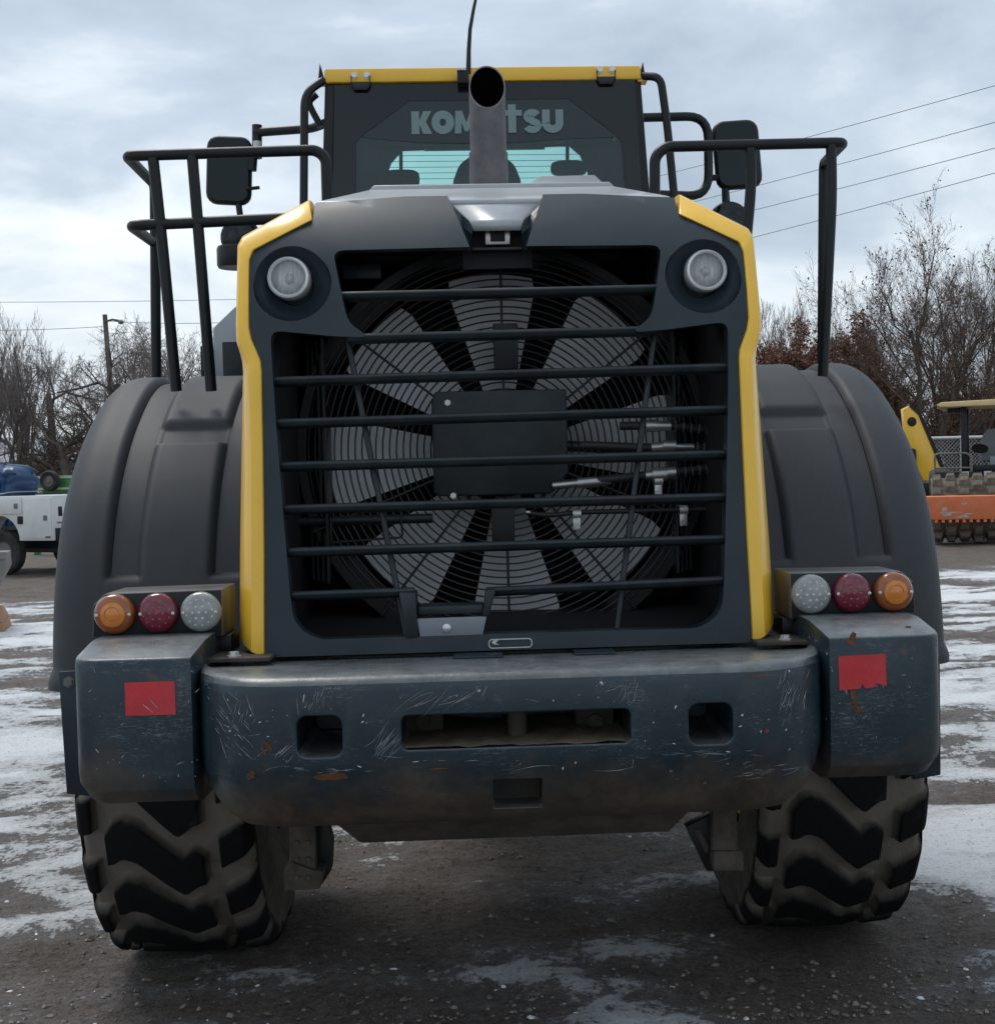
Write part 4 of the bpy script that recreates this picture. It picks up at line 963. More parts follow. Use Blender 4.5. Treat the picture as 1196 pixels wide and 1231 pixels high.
for (u, v, a, ln, w) in ((365, 840, 80, .05, .003), (358, 850, 95, .04, .002), (437, 860, 70, .02, .003), (436, 868, 20, .012, .004), (583, 832, 60, .03, .002), (574, 829, 85, .015, .002), (432, 922, -30, .02, .003), (640, 842, -15, .03, .002), (655, 846, -5, .04, .0016), (735, 829, 15, .035, .0015), (764, 830, 75, .04, .0022), (763, 818, 80, .02, .002), (812, 850, 65, .022, .0035), (892, 860, 50, .012, .004), (890, 873, 20, .014, .004), (915, 880, 60, .012, .003), (948, 880, 60, .012, .003), (810, 894, -30, .015, .003), (875, 904, -10, .02, .003), (718, 912, 10, .02, .003), (735, 911, 20, .016, .003), (677, 925, 80, .014, .004), (600, 900, 10, .06, .0012), (520, 912, -10, .07, .0012), (470, 908, -8, .06, .0012), (500, 916, 5, .03, .003), (545, 912, 60, .018, .003), (300, 862, 40, .015, .003), (312, 869, 20, .012, .003), (322, 886, 0, .012, .003), (285, 860, 120, .02, .0025), (305, 885, 10, .03, .0016), (270, 850, -60, .06, .0014), (300, 850, 110, .05, .0012), (290, 905, -40, .06, .0014), (345, 902, 40, .05, .0013), (352, 912, -15, .05, .0018), (262, 905, -70, .05, .0018), (960, 840, 70, .05, .0008), (945, 845, 65, .06, .0008), (952, 828, 110, .04, .0008), (975, 850, 80, .05, .0008), (640, 926, 8, .10, .0009), (740, 925, 4, .09, .0009), (760, 920, 80, .03, .001)):
    mark(u, v, R(a), ln, w)
for k in range(95): blob(262+rs.random()*710, 832+rs.random()*88, .0008+.0035*rs.random()**3, .0007+.0022*rs.random()**2, rs.random()*3, 7, .6)
for (u0, v0, du, dv, ang, n_) in ((265, 880, 30, 30, -.8, 26), (285, 858, 25, 22, 1.1, 16), (955, 845, 22, 30, 1.2, 26), (345, 905, 22, 14, .7, 16), (400, 925, 60, 6, .05, 18), (520, 912, 60, 5, .05, 22), (860, 905, 70, 8, .12, 22), (930, 930, 40, 12, .1, 18), (380, 845, 12, 14, 1.3, 14), (750, 838, 14, 12, 1.0, 10), (690, 905, 30, 6, .2, 10)):
    for k in range(n_): mark(u0+rs.gauss(0, du*.5), v0+rs.gauss(0, dv*.5), ang+rs.gauss(0, .16), .010+.040*rs.random()**2, .0004+.0004*rs.random())
tag(mb.build('scratch_marks', [SCRATCH, CHIP], cwc, recalc=False), kind='stuff')
mb = MB()
blob(398, 935, .042, .011, .03, 18, .3); blob(322, 897, .020, .006, R(-55), 12); blob(317, 904, .012, .004, R(-60), 10); blob(922, 880, .007, .008, 0, 11); blob(915, 813, .028, .004, .05, 14); blob(528, 925, .03, .002, .03, 14); blob(300, 935, .02, .012, .4, 16, .6)
tag(mb.build('rust_spots', [RUSTP, RUSTP], cwc, recalc=False), kind='stuff')
# belly plate under the counterweight
q = [(400, 985), (830, 968), (806, 1003), (432, 1017)]
pp = [P(u, v, .30) for u, v in q]
mb = MB(); mb.add([(p.x, .22, .80) for p in (pp[0], pp[1])] + [(pp[2].x, .32, pp[2].z), (pp[3].x, .32, pp[3].z)] + [(pp[0].x, .95, .80), (pp[1].x, .95, .80), (pp[2].x, .90, pp[2].z), (pp[3].x, .90, pp[3].z)], [(0, 1, 2, 3), (4, 7, 6, 5), (3, 2, 6, 7), (1, 5, 6, 2), (0, 3, 7, 4), (0, 4, 5, 1)])
mb.build('belly_plate', RUSTY, loader, bevel=.006)
# brackets hanging under it
def bracket(q1, q2, y, label=None):
    o = link('hanger', None, loader)
    MB().prism([(P(u, v, y).x, P(u, v, y).z) for u, v in q1], y, y+.05).build('hanger_plate', RUSTY, o, bevel=.003)
    MB().prism([(P(u, v, y).x, P(u, v, y).z) for u, v in q2], y-.012, y+.10).build('hanger_foot', RUSTY, o, bevel=.004)
    return o
hL = bracket([(348, 980), (379, 980), (379, 1050), (348, 1050)], [(342, 1045), (350, 1035), (378, 1045), (390, 1046), (385, 1068), (343, 1070)], .40)
bolts(hL, [P(u, v, .40 if v < 1040 else .388) for u in (357, 371) for v in (1013, 1033, 1055)], (0, -1, 0), .006, .005, RUSTY)
q = [P(u, v, .47) for u, v in ((380, 985), (394, 985), (401, 1010), (399, 1045), (388, 1062), (380, 1062))]
MB().prism([(p.x, p.z) for p in q], .46, .50).build('hanger_gusset', BLACK, hL, bevel=.003)
hR = bracket([(857, 960), (886, 960), (886, 1030), (857, 1030)], [(857, 1022), (892, 1022), (893, 1046), (857, 1046)], .40)
q = [P(u, v, .47) for u, v in ((823, 992), (857, 975), (858, 1045), (848, 1045))]
MB().prism([(p.x, p.z) for p in q], .45, .49).build('hanger_gusset', BLACK, hR, bevel=.003)
q = [P(u, v, .446) for u, v in ((835, 998), (840, 996), (852, 1018), (850, 1026), (847, 1024))]
MB().prism([(p.x, p.z) for p in q], .444, .4495).build('gusset_slot', RUSTY, hR)

# ---- counterweight, side pieces
zCh = SYM((170, 797), (1050, 764), .12)[1]; zTp = SYM((170, 774), (1050, 741), .30)[1]
SX0, SX1 = .728, SYM((95, 870), (1128, 830), .19)[0]; zSb = SYM((180, 968), (1060, 934), .2)[1]; XR = SX1-.07
for s in (-1, 1):
    rows = []
    for x in np.concatenate([np.linspace(SX0, XR, 6), np.linspace(XR+.004, SX1, 10)]):
        e = max(0, (x-XR)/(SX1-XR)); y0 = .07*(1-math.sqrt(max(0, 1-min(1, e)**2))); up = .06*(1-math.sqrt(max(0, 1-min(1, e)**2)))
        inn_ = max(0, (.80-x)/.075)
        prof = [(.62, zTp+.004), (.34, zTp+.002), (y0+.25+.05*inn_, zTp), (y0+.124, zCh+.003), (y0+.120, zCh-.008), (y0+.120, zSb+.09), (y0+.130, zSb+.045+up*.5), (y0+.165, zSb+.013+up), (y0+.22, zSb+up), (.62, zSb-.01+up)]
        rows.append([(s*x, y, z) for y, z in prof])
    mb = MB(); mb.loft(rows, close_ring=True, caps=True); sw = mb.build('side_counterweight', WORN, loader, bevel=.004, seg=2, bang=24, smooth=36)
    # red reflective square
    yq = .120-.0025
    q = ((151, 819, 210, 861) if s < 0 else (1009, 786, 1065, 829)); a, b = P(q[0], q[3], yq), P(q[2], q[1], yq)
    if s < 0: pts = [(a.x, a.z), (b.x, a.z), (b.x, b.z), (a.x, b.z)]
    else: pts = [(a.x, a.z-.002), (a.x+.048, a.z), (a.x+.054, a.z+.013), (a.x+.060, a.z), (a.x+.082, a.z+.003), (a.x+.088, a.z+.012), (b.x, a.z+.004), (b.x-.001, b.z), (a.x-.001, b.z-.003)]
    MB().prism(pts, yq, .1195).build('red_reflector', REFL, sw)
    # rust marks
    mb = MB()
    def smark(u, v, ang, ln, w, yy=.1185):
        p = P(u, v, yy); d = Vector((math.cos(ang), 0, math.sin(ang))); nn = Vector((-d.z, 0, d.x)); A_, B_ = [], []
        for i in range(7):
            t = i/6; c = p + d*ln*(t-.5) + nn*(rs.random()-.5)*w*.7; ww = w*(.35+.65*math.sin(math.pi*(t*.9+.05)))*(.6+.7*rs.random())
            A_.append((c.x+nn.x*ww, yy, c.z+nn.z*ww)); B_.append((c.x-nn.x*ww, yy, c.z-nn.z*ww))
        mb.loft([A_, B_])
    side_y = lambda x, z: .1186
    if s > 0:
        for u, v, rx, rz in ((1043, 772, .009, .012), (1041, 780, .013, .009), (1040, 836, .007, .012), (1043, 846, .009, .014), (1045, 856, .010, .012), (1051, 865, .018, .006), (1112, 761, .01, .003)): side_y = lambda x, z, q=.1187-.0002*(u % 5): q; blob(u, v, rx, rz, 0, 12, .35, side_y)
    else: smark(178, 852, R(-40), .03, .0012, .1170); smark(185, 846, R(-50), .03, .0010, .1168)
    if mb.v: tag(mb.build('rust_marks', [RUSTP, RUSTP] if s > 0 else [SCRATCH], sw, recalc=False), kind='stuff')
    mb = MB()
    for k in range(34): smark(*( (105+rs.random()*135, 800+rs.random()*140) if s < 0 else (998+rs.random()*105, 790+rs.random()*110)), rs.random()*3.1, .003+.012*rs.random()**3, .0004+.0009*rs.random()**2, .1188)
    tag(mb.build('scratch_marks', SCRATCH, sw, recalc=False), kind='stuff')
    # tail light box
    y1, y2 = .425, .62
    Lp = [(111, 772), (112, 733), (126, 718), (266, 712), (266, 770)]; Rp = [(1101, 732), (1099, 695), (1084, 683), (949, 686), (950, 741)]
    hp = [SYM(a_, b_, y1) for a_, b_ in zip(Lp, Rp)]
    tl = link('tail_light', None, loader)
    MB().prism([(s*x, z) for x, z in hp], y1+.006, y2).build('light_box', mat('light_box_side', (.10, .10, .098), .32, .1, .5, 0, .15, 8, 0, 60, .4, (.2, .19, .17), 9) if s < 0 else bpy.data.materials['light_box_side'], tl, bevel=.003)
    MB().prism([(s*(.873+(x-.873)*.985), 1.275+(z-1.275)*.975) for x, z in hp], y1, y1+.007).build('light_face', BLACK, tl, bevel=.002)
    for (L_, R_), (nm, m0, m1) in zip((((136, 745), (1075, 706)), ((188.5, 742), (1025, 709)), ((240, 740), (976, 711))), (('amber_lamp', LAMPA, LAMPAD), ('red_lamp', LAMPR, LAMPRD), ('white_lamp', LAMPW, LAMPWD))):
        x, z = SYM(L_, R_, y1-.02); r_ = .0495; og = Vector((s*x, y1, z)); ax = Vector((0, -1, 0))
        b = MB(); b.lathe([(r_, -.002), (r_, .012), (r_*.93, .020), (r_*.80, .0255), (r_*.5, .030), (.0001, .0315)], og, ax, 40, cap=False)
        b.mat = 1
        if nm == 'amber_lamp':
            b.lathe([(r_*.62, .0265), (r_*.60, .0315), (r_*.40, .0345), (r_*.37, .0325), (r_*.2, .036), (.0001, .0365)], og, ax, 32, cap=False)
        else:
            pts = [(0, 0)] + [(.016*math.cos(t), .016*math.sin(t)) for t in np.linspace(0, 6.28, 7)[:-1]] + [(.031*math.cos(t), .031*math.sin(t)) for t in np.linspace(.2, 6.48, 13)[:-1]]
            for dx_, dz_ in pts:
                h0 = .0312 - .012*((dx_*dx_+dz_*dz_)/r_**2); b.lathe([(.0042, -.002), (.0035, .0012), (.0001, .0022)], og+Vector((dx_, -h0, dz_)), ax, 7, cap=False)
        b.mat = 2
        for q in (-1, 1): b.lathe([(.0042, 0), (.0042, .003), (.0001, .004)], og+Vector((q*r_*.80, -.0245, 0)), ax, 8, cap=False)
        b.build(nm, [m0, m1, BOLT], tl, recalc=True)
    MB().box(min(s*.70, s*.76), max(s*.70, s*.76), .48, .60, 1.165, 1.213).build('light_bracket', BLACK, loader, bevel=.004)

# ---- wheels
TR, TW = .745, .53
def tyre_mesh():
    NL, NCc, PER = 96, 1260, 21
    s_ = np.linspace(0, 1, NL); ph = np.arange(NCc)/NCc*PER
    S, PH = np.meshgrid(s_, ph, indexing='ij')
    half_w = TW/2
    # groove layout in one pitch (v in periods)
    w1 = np.interp(s_, [0, .12, .18, .26, .34, .48, .59, .67, .74, 1.0], [.0, -.05, -.16, -.33, -.27, .08, .36, .20, .26, .26]); w1 = np.convolve(np.pad(w1, 3, 'edge'), np.array([1, 3, 5, 6, 5, 3, 1])/24, 'valid'); wave = np.repeat(w1[:, None], NCc, 1)
    v = PH - wave
    def per(d): return np.abs((d+.5) % 1-.5)
    g_c = sstep(.15, .18, S)*(1-sstep(.71, .74, S))
    wid = np.interp(S, [.14, .22, .5, .66, .76], [.20, .34, .365, .355, .22])
    G1 = (1-sstep(wid*.82, wid, per(v)))*g_c
    v2 = PH - np.interp(S, [0, .16], [.38, .30]); G2 = (1-sstep(.23, .28, per(v2)))*(1-sstep(.10, .125, S))
    v3 = PH - np.interp(S, [.76, 1.0], [.02, -.30]); G3 = (1-sstep(.24, .29, per(v3)))*sstep(.79, .82, S)
    groove = np.clip(np.maximum(G1, np.maximum(G2, G3)), 0, 1)
    crown = TR - .012*((S-.5)*2)**2 - .05*np.clip((np.abs(S-.5)-.44)/.06, 0, 1)**2
    wob = .004*(fbm(S*9, PH*1.3, 3)-.5)
    Rr = crown - .046*(1-groove) + wob
    Xx = (S-.5)*TW
    A = PH/PER*2*math.pi
    # flatten the contact patch a little
    yy = Rr*np.sin(A); zz = -Rr*np.cos(A)
    zz = np.maximum(zz, -.728 + .0*zz)
    V = np.stack([Xx, yy, zz], -1).reshape(-1, 3)
    i = np.arange((NL-1)*NCc); r_, c_ = i//NCc, i % NCc; a = r_*NCc+c_; b = r_*NCc+(c_+1) % NCc
    F = np.stack([a, b, b+NCc, a+NCc], -1).tolist()
    # sidewalls
    V = V.tolist(); nA = 96
    for sd, edge in ((0, -1), (NL-1, 1)):
        prof = [(TW/2+.002, TR-.085), (TW/2+.012, TR-.13), (TW/2+.020, TR-.19), (TW/2+.012, TR-.28), (TW/2-.03, TR-.36)]
        base = len(V)
        for x, r2 in prof:
            for j in range(nA):
                t = 2*math.pi*j/nA; V.append((edge*x, r2*math.sin(t), max(-r2*math.cos(t), -.722)))
        for k in range(len(prof)-1):
            for j in range(nA):
                q = (base+k*nA+j, base+k*nA+(j+1) % nA, base+(k+1)*nA+(j+1) % nA, base+(k+1)*nA+j); F.append(q if edge < 0 else q[::-1])
        # shoulder strip joining tread edge to sidewall
        for j in range(nA):
            for m_ in range(NCc//nA if NCc % nA == 0 else 0): pass
        e0 = sd*NCc; step = NCc/nA
        for j in range(NCc):
            c0 = base + int(j/step) % nA; c1 = base + int((j+1)/step) % nA; p0, p1 = e0+j, e0+(j+1) % NCc
            F.append((p0, p1, c1, c0) if c0 != c1 else (p0, p1, c0))
    me = bpy.data.meshes.new('tyre'); me.from_pydata(V, [], F); me.materials.append(TYREM)
    dv = np.zeros(len(V), dtype=np.float32); dv[:NL*NCc] = (1-groove).reshape(-1); dv[NL*NCc:] = .55
    me.attributes.new('caked', 'FLOAT', 'POINT').data.foreach_set('value', dv)
    me.polygons.foreach_set('use_smooth', [True]*len(me.polygons)); me.set_sharp_from_angle(angle=R(55)); me.update()
    return me
TYRE = tyre_mesh()
rm = MB(); rm.lathe([(.385, -.20), (.36, -.19), (.34, -.15), (.33, .05), (.20, .07), (.19, .03), (.0001, .03)], (0, 0, 0), (1, 0, 0), 40, cap=False)
for k in range(12): bolt(rm, (.06, .24*math.cos(k*.5236), .24*math.sin(k*.5236)), (1, 0, 0), .014, .02)
RIM = rm.mesh('rim', YELLOW)
for wy, ang in ((AY, 5.0), (AY+3.0, 2.0)):
    for s in (-1, 1):
        w = link('wheel', None, loader); w.location = (s*1.045, wy, .728)
        t = link('tyre', TYRE, w); t.rotation_euler = (0, 0, 0); r_ = link('rim', RIM, w); r_.rotation_euler = (0, 0, 0 if s > 0 else math.pi)
# axle and frame under the machine
mb = MB(); mb.tube([(-.85, AY, .728), (-.4, AY, .728)], .11, 16); mb.tube([(.4, AY, .728), (.85, AY, .728)], .11, 16); mb.lathe([(.11, -.42), (.19, -.25), (.24, 0), (.19, .25), (.11, .42)], (0, AY, .74), (1, 0, 0), 24)
mb.build('rear_axle', RUSTY, loader)
mb = MB(); mb.tube([(-.85, AY+3, .728), (.85, AY+3, .728)], .13, 16); mb.build('front_axle', RUSTY, loader)
mb = MB(); mb.prism([(.45, .83), (1.0, .83), (1.3, .90), (3.0, .90), (3.0, 1.25), (.45, 1.16)], -.42, .42, 'x'); mb.build('rear_frame', BLACK, loader, bevel=.01)
mb = MB(); mb.prism([(3.15, .70), (5.2, .70), (5.2, 1.1), (4.4, 1.9), (3.9, 1.9), (3.15, 1.2)], -.38, .38, 'x'); mb.build('front_frame', YELLOW, loader, bevel=.02)

# ================================================================== BACKGROUND
def atpx(u, y, z=0.0): return Vector((P(u, 560, y).x, y, z))

# ---- trees
def branch_tube(out, pts, r0, r1, n):
    V, F = out; base = len(V); m = len(pts); t = (pts[-1]-pts[0]).normalized()
    ref = Vector((0, 0, 1)) if abs(t.z) < .9 else Vector((1, 0, 0)); a1 = t.cross(ref).normalized(); a2 = t.cross(a1)
    for i, p in enumerate(pts):
        r_ = r0+(r1-r0)*i/(m-1)
        for j in range(n):
            a = 6.2832*j/n; q = p + a1*(r_*math.cos(a)) + a2*(r_*math.sin(a)); V.append((q.x, q.y, q.z))
    for i in range(m-1):
        for j in range(n): F.append((base+i*n+j, base+i*n+(j+1) % n, base+(i+1)*n+(j+1) % n, base+(i+1)*n+j))
def grow_tree(seed, H, spread=.9, up=.35, stems=1, kids=(7, 5, 5, 4, 4), ratio=(.62, .55, .52, .5, .5), leaf=0, leaf_size=.14, leaf_low=0., trunk_r=None, first=.3, wig=.18, minr=.006):
    rs = random.Random(seed); TV = ([], []); CV = ([], []); LV = ([], []); ends = []
    def rv(): return Vector((rs.gauss(0, 1), rs.gauss(0, 1), rs.gauss(0, 1)))
    def go(p, d, L, r_, lvl):
        m = 5 if lvl == 0 else (4 if lvl < 3 else 3); pts = [p]; dd = d.copy()
        for i in range(m-1):
            dd = (dd + rv()*wig*(.6 if lvl == 0 else 1) + Vector((0, 0, up*.18 if lvl > 0 else .1))).normalized(); pts.append(pts[-1]+dd*(L/(m-1)))
        r1 = max(minr*.6, r_*(.45 if lvl < 4 else .4))
        branch_tube(TV if lvl <= 1 else CV, pts, r_, r1, (8, 6, 5, 3, 3, 3)[lvl])
        if lvl >= 3: ends.append((pts[-1], pts[-2], lvl))
        if lvl >= len(kids): return
        k = kids[lvl]
        for c in range(k):
            t = first + (1-first)*(c+rs.random()*.8)/k if lvl == 0 else .22+.78*(c+rs.random()*.9)/k
            t = min(t, .999); i = int(t*(m-1)); f = t*(m-1)-i; q = pts[i].lerp(pts[min(i+1, m-1)], f)
            ax = (pts[min(i+1, m-1)]-pts[i]).normalized(); side = rv(); side = (side-ax*side.dot(ax)).normalized()
            ang = spread*(.55+.5*rs.random())*(1.1 if lvl == 0 and t < .6 else .85)
            nd = (ax*math.cos(ang)+side*math.sin(ang)); nd.z += up*.5; nd.normalize()
            rad = (r_+(r1-r_)*t)*(.42+.25*rs.random())
            go(q, nd, L*ratio[lvl]*(.7+.5*rs.random())*(1.15-.35*t if lvl == 0 else 1), max(minr, rad), lvl+1)
    tr = trunk_r or H*.022
    for sidx in range(stems):
        a = 6.28*sidx/stems+rs.random(); lean = .0 if stems == 1 else .22
        go(Vector((.25*math.cos(a)*(stems > 1), .25*math.sin(a)*(stems > 1), -.1)), Vector((lean*math.cos(a), lean*math.sin(a), 1)).normalized(), H*.62, tr*(1 if stems == 1 else .75), 0)
    zmax = max(e[0].z for e in ends); sc = H/zmax
    V, F = LV
    if leaf:
        for k in range(leaf):
            e, e2, lv = ends[rs.randrange(len(ends))]
            if e.z*sc > H*(1-leaf_low*rs.random()) and leaf_low > 0: continue
            c = e.lerp(e2, rs.random()) + rv()*.10/sc; a, b = rv().normalized(), rv().normalized(); s_ = leaf_size*(.6+.7*rs.random())/sc
            base = len(V); b = (b-a*b.dot(a)).normalized()
            for q in (c-a*s_*.5, c+b*s_*.32+a*.1*s_, c+a*s_*.5, c-b*s_*.30): V.append((q.x, q.y, q.z))
            F.append((base, base+1, base+2, base+3))
    def mk(nm, vf, m):
        me = bpy.data.meshes.new(nm); me.from_pydata([(x*sc, y*sc, z*sc) for x, y, z in vf[0]], [], vf[1]); me.materials.append(m); me.polygons.foreach_set('use_smooth', [nm != 'leaves']*len(me.polygons)); return me
    return TV, CV, LV, mk
TREES = {}
def tree_kind(key, bark, twig, leafm=None, **k):
    TV, CV, LV, mk = grow_tree(**k); TREES[key] = (mk('trunk', TV, bark), mk('crown', CV, twig), mk('leaves', LV, leafm) if LV[0] else None)
tree_kind('spread', BARK, TWIG, seed=1, H=9, spread=.95, up=.25, kids=(9, 5, 5, 5, 4), wig=.24)
tree_kind('upright', BARK, TWIG, seed=2, H=10, spread=.55, up=.6, stems=3, kids=(7, 5, 4, 4, 3), wig=.14)
tree_kind('gnarly', BARK, TWIG, seed=7, H=8.5, spread=1.05, up=.12, kids=(7, 5, 5, 5, 4), wig=.34, trunk_r=.24)
tree_kind('tall', BARKB, TWIGB, RUSSET, seed=4, H=11, spread=.80, up=.28, stems=2, kids=(9, 6, 5, 5, 4), wig=.2, leaf=1800, leaf_size=.10, trunk_r=.19, minr=.0045, first=.22)
tree_kind('thin', BARK, TWIG, seed=5, H=9, spread=.5, up=.7, stems=2, kids=(8, 5, 5, 4, 3), wig=.12, trunk_r=.13)
tree_kind('russet', BARKB, TWIGB, RUSSET, seed=6, H=6.5, spread=1.0, up=.15, kids=(9, 6, 5, 4, 3), wig=.25, leaf=26000, leaf_size=.115, first=.10)
tree_kind('bushy', BARK, TWIGB, DARKLEAF, seed=8, H=6, spread=1.15, up=.05, kids=(10, 6, 5, 4, 3), wig=.3, leaf=9000, leaf_size=.075, first=.3, trunk_r=.30)
def tree(kind, name, label, u, y, scale=1.0, rz=0.0, group=None, zs=1.0):
    t = thing(name, label, 'tree', atpx(u, y, -.05), rz, group); t.scale = (scale, scale, scale*zs)
    for nm, me in zip(('trunk', 'crown', 'leaves'), TREES[kind]):
        if me: link(nm, me, t)
    return t
LG = 'bare grey trees behind the white truck'; LB = 'bare grey deciduous tree in the row behind the white truck'
tree('upright', 'bare_tree', 'tall upright bare tree with several stems behind the blue tarp', 12, 52, .92, .4)
tree('gnarly', 'bare_tree', 'gnarled bare tree with a crooked trunk between the truck and the pole', 62, 56, .98, 1.1)
tree('bushy', 'bushy_tree', 'thick trunked tree with dark tangled brush in its crown', 84, 50, .88, 2.0)
for i, (u, y, k, sc, rz) in enumerate([(-28, 55, 'spread', .9, .3), (34, 62, 'thin', .95, 1.9), (112, 60, 'spread', .93, 2.2), (150, 55, 'gnarly', 1.0, 4.0), (184, 64, 'spread', 1.05, .9), (212, 57, 'spread', .98, 5.0), (246, 62, 'gnarly', 1.1, 2.6), (288, 60, 'spread', .95, 3.3), (-70, 58, 'upright', 1.0, 2.5)]):
    tree(k, 'bare_tree', LB, u, y, sc, rz, LG)
tree('tall', 'bare_tree', 'tallest bare tree with forked stems behind the roller', 1118, 50, 1.14, .6)
tree('tall', 'bare_tree', 'bare tree beside the tallest one, its trunk behind the roller canopy', 1200, 53, 1.1, 2.4)
tree('tall', 'bare_tree', 'broad bare tree with brown twigs rising between the russet trees and the tallest tree', 1068, 56, .88, 4.4)
tree('tall', 'bare_tree', 'bare tree with fine brown twigs between the tallest tree and the canopy', 1158, 58, 1.05, 5.3)
tree('thin', 'bare_tree', 'slender pale bare tree rising behind the russet trees', 948, 68, 1.22, .8)
tree('thin', 'bare_tree', 'thin bare tree standing just behind the hand rail post and russet trees', 1010, 64, 1.0, 2.8)
RG, RL = 'russet trees still holding brown leaves', 'low tree still thick with russet brown leaves'
for u, y, sc, rz in ((918, 55, 1.22, .2), (955, 52, 1.15, 1.4), (1000, 54, 1.25, 2.9), (1040, 57, 1.18, 4.2), (1085, 60, .95, 5.1), (1140, 62, .90, .9), (1195, 60, .92, 3.6), (880, 58, 1.1, 2.0)):
    tree('russet', 'russet_tree', RL, u, y, sc, rz, RG)
# low dry brush far behind
rs = random.Random(21); BV = ([], []); LV = ([], [])
for k in range(5200):
    x = rs.uniform(-42, 46); y = rs.uniform(66, 84); hmax = 2.6 if x < 5 else 4.4
    h = hmax*(.35+.65*rs.random()); p = Vector((x, y, -.1)); q = p + Vector((rs.gauss(0, .35), rs.gauss(0, .3), 1)).normalized()*h
    branch_tube(BV, [p, p.lerp(q, .5)+Vector((rs.gauss(0, .1), 0, 0)), q], .03, .008, 3)
    for j in range(5):
        c = p.lerp(q, .2+.8*rs.random()) + Vector((rs.gauss(0, .25), rs.gauss(0, .25), rs.gauss(0, .15))); a = Vector((rs.gauss(0, 1), rs.gauss(0, 1), rs.gauss(0, 1))).normalized()*.16; b = a.cross(Vector((rs.gauss(0, 1), rs.gauss(0, 1), rs.gauss(0, 1)))).normalized()*.07
        base = len(LV[0])
        for w in (c-a, c+b, c+a, c-b): LV[0].append(tuple(w))
        LV[1].append((base, base+1, base+2, base+3))
me = bpy.data.meshes.new('brush'); nb = len(BV[0]); me.from_pydata(BV[0]+LV[0], [], BV[1]+[tuple(i+nb for i in f) for f in LV[1]]); me.materials.append(TWIGB); me.materials.append(BRUSHL)
me.polygons.foreach_set('material_index', [0]*len(BV[1])+[1]*len(LV[1]))
tag(link('brush', me), 'dry grey brown brush along the far edge of the yard', kind='stuff')

# ---- pale house between the trees
hp = atpx(58, 72); hs = thing('house', 'pale house half hidden behind the bare trees', 'house', hp, R(12))
MB().box(-4, 4, 0, 6, -.1, 2.9).build('wall', HOUSEW, hs)
MB().prism([(-.5, 2.88), (6.5, 2.88), (3, 4.3)], -4.4, 4.4, 'x').build('roof', ROOFM, hs)
for x in (-2.4, .2, 2.4):
    w = MB().box(x-.45, x+.45, -.04, .02, 1.1, 2.2).build('window', mat('window_pane', (.05, .06, .07), .1) if x == -2.4 else bpy.data.materials['window_pane'], hs)
    MB().box(x-.52, x+.52, -.07, -.03, 1.02, 1.10).build('sill', HOUSEW, w)

# ---- utility pole and wires
pt = P(126, 378, 62); pb_ = P(138, 520, 62)
up_ = thing('utility_pole', 'leaning wooden utility pole with a short lamp arm', 'pole', (pb_.x, 62, 0))
MB().tube([(.15, 0, -.2), (pt.x-pb_.x, 0, pt.z)], [.17, .11], 10).build('mast', POLE, up_)
MB().tube([(pt.x-pb_.x, -.1, pt.z-.35), (pt.x-pb_.x+.35, -.1, pt.z-.25), (pt.x-pb_.x+.75, -.1, pt.z-.32)], .05, 8).build('lamp_arm', POLE, up_)
MB().lathe([(.02, 0), (.12, .04), (.14, .14), (.08, .2)], (pt.x-pb_.x+.75, -.1, pt.z-.48), (0, 0, 1), 12).build('lamp_head', GREYS, up_)
def wire(label, a, b, sag, r_, group):
    pts = [a.lerp(b, t) + Vector((0, 0, -sag*4*t*(1-t))) for t in np.linspace(0, 1, 14)]
    return tag(MB().tube(pts, r_, 5).build('power_line', CABLE, recalc=False), label, 'cable', group)
g = 'power lines crossing the sky'
for lb, (u0, v0, u1, v1) in (('topmost of four power lines slanting up over the right mirror', (700, 233, 1320, 73)), ('second power line from the top of the four slanting ones', (700, 304, 1320, 148)), ('third power line from the top of the four slanting ones', (700, 330, 1320, 147+30)), ('lowest of the four slanting power lines above the russet trees', (700, 336, 1320, 176+0))): pass
for lb, q in (('topmost of four slanting power lines above the russet trees', ((905, 184), (1196, 103))), ('second highest of four slanting power lines above the russet trees', ((905, 226), (1196, 147))), ('third highest of four slanting power lines above the russet trees', ((905, 254), (1196, 178))), ('lowest of four slanting power lines above the russet trees', ((905, 287), (1196, 208)))):
    (u0, v0), (u1, v1) = q; sl = (v1-v0)/(u1-u0)
    wire(lb, P(560, v0+sl*(560-u0)*.86, 92), P(1330, v1+sl*(1330-u1)*1.03, 44), .25, .014, None)
wire('upper thin wire running across the sky above the bare trees', P(-80, 363, 70), P(420, 356, 74), .1, .014, None)
wire('lower thin wire ending at the wooden utility pole', P(-80, 396, 70), Vector((pt.x, 62, pt.z-.55)), .1, .014, None)
wire('slack wire running from the utility pole towards the loader', Vector((pt.x, 62, pt.z-.3)), P(420, 372, 70), .35, .014, None)

# ---- service truck with utility body
tb = G(66, 692); trk = thing('service_truck', 'white service truck with utility side boxes parked behind the left fender', 'truck', (tb.x, tb.y, 0), R(-24))
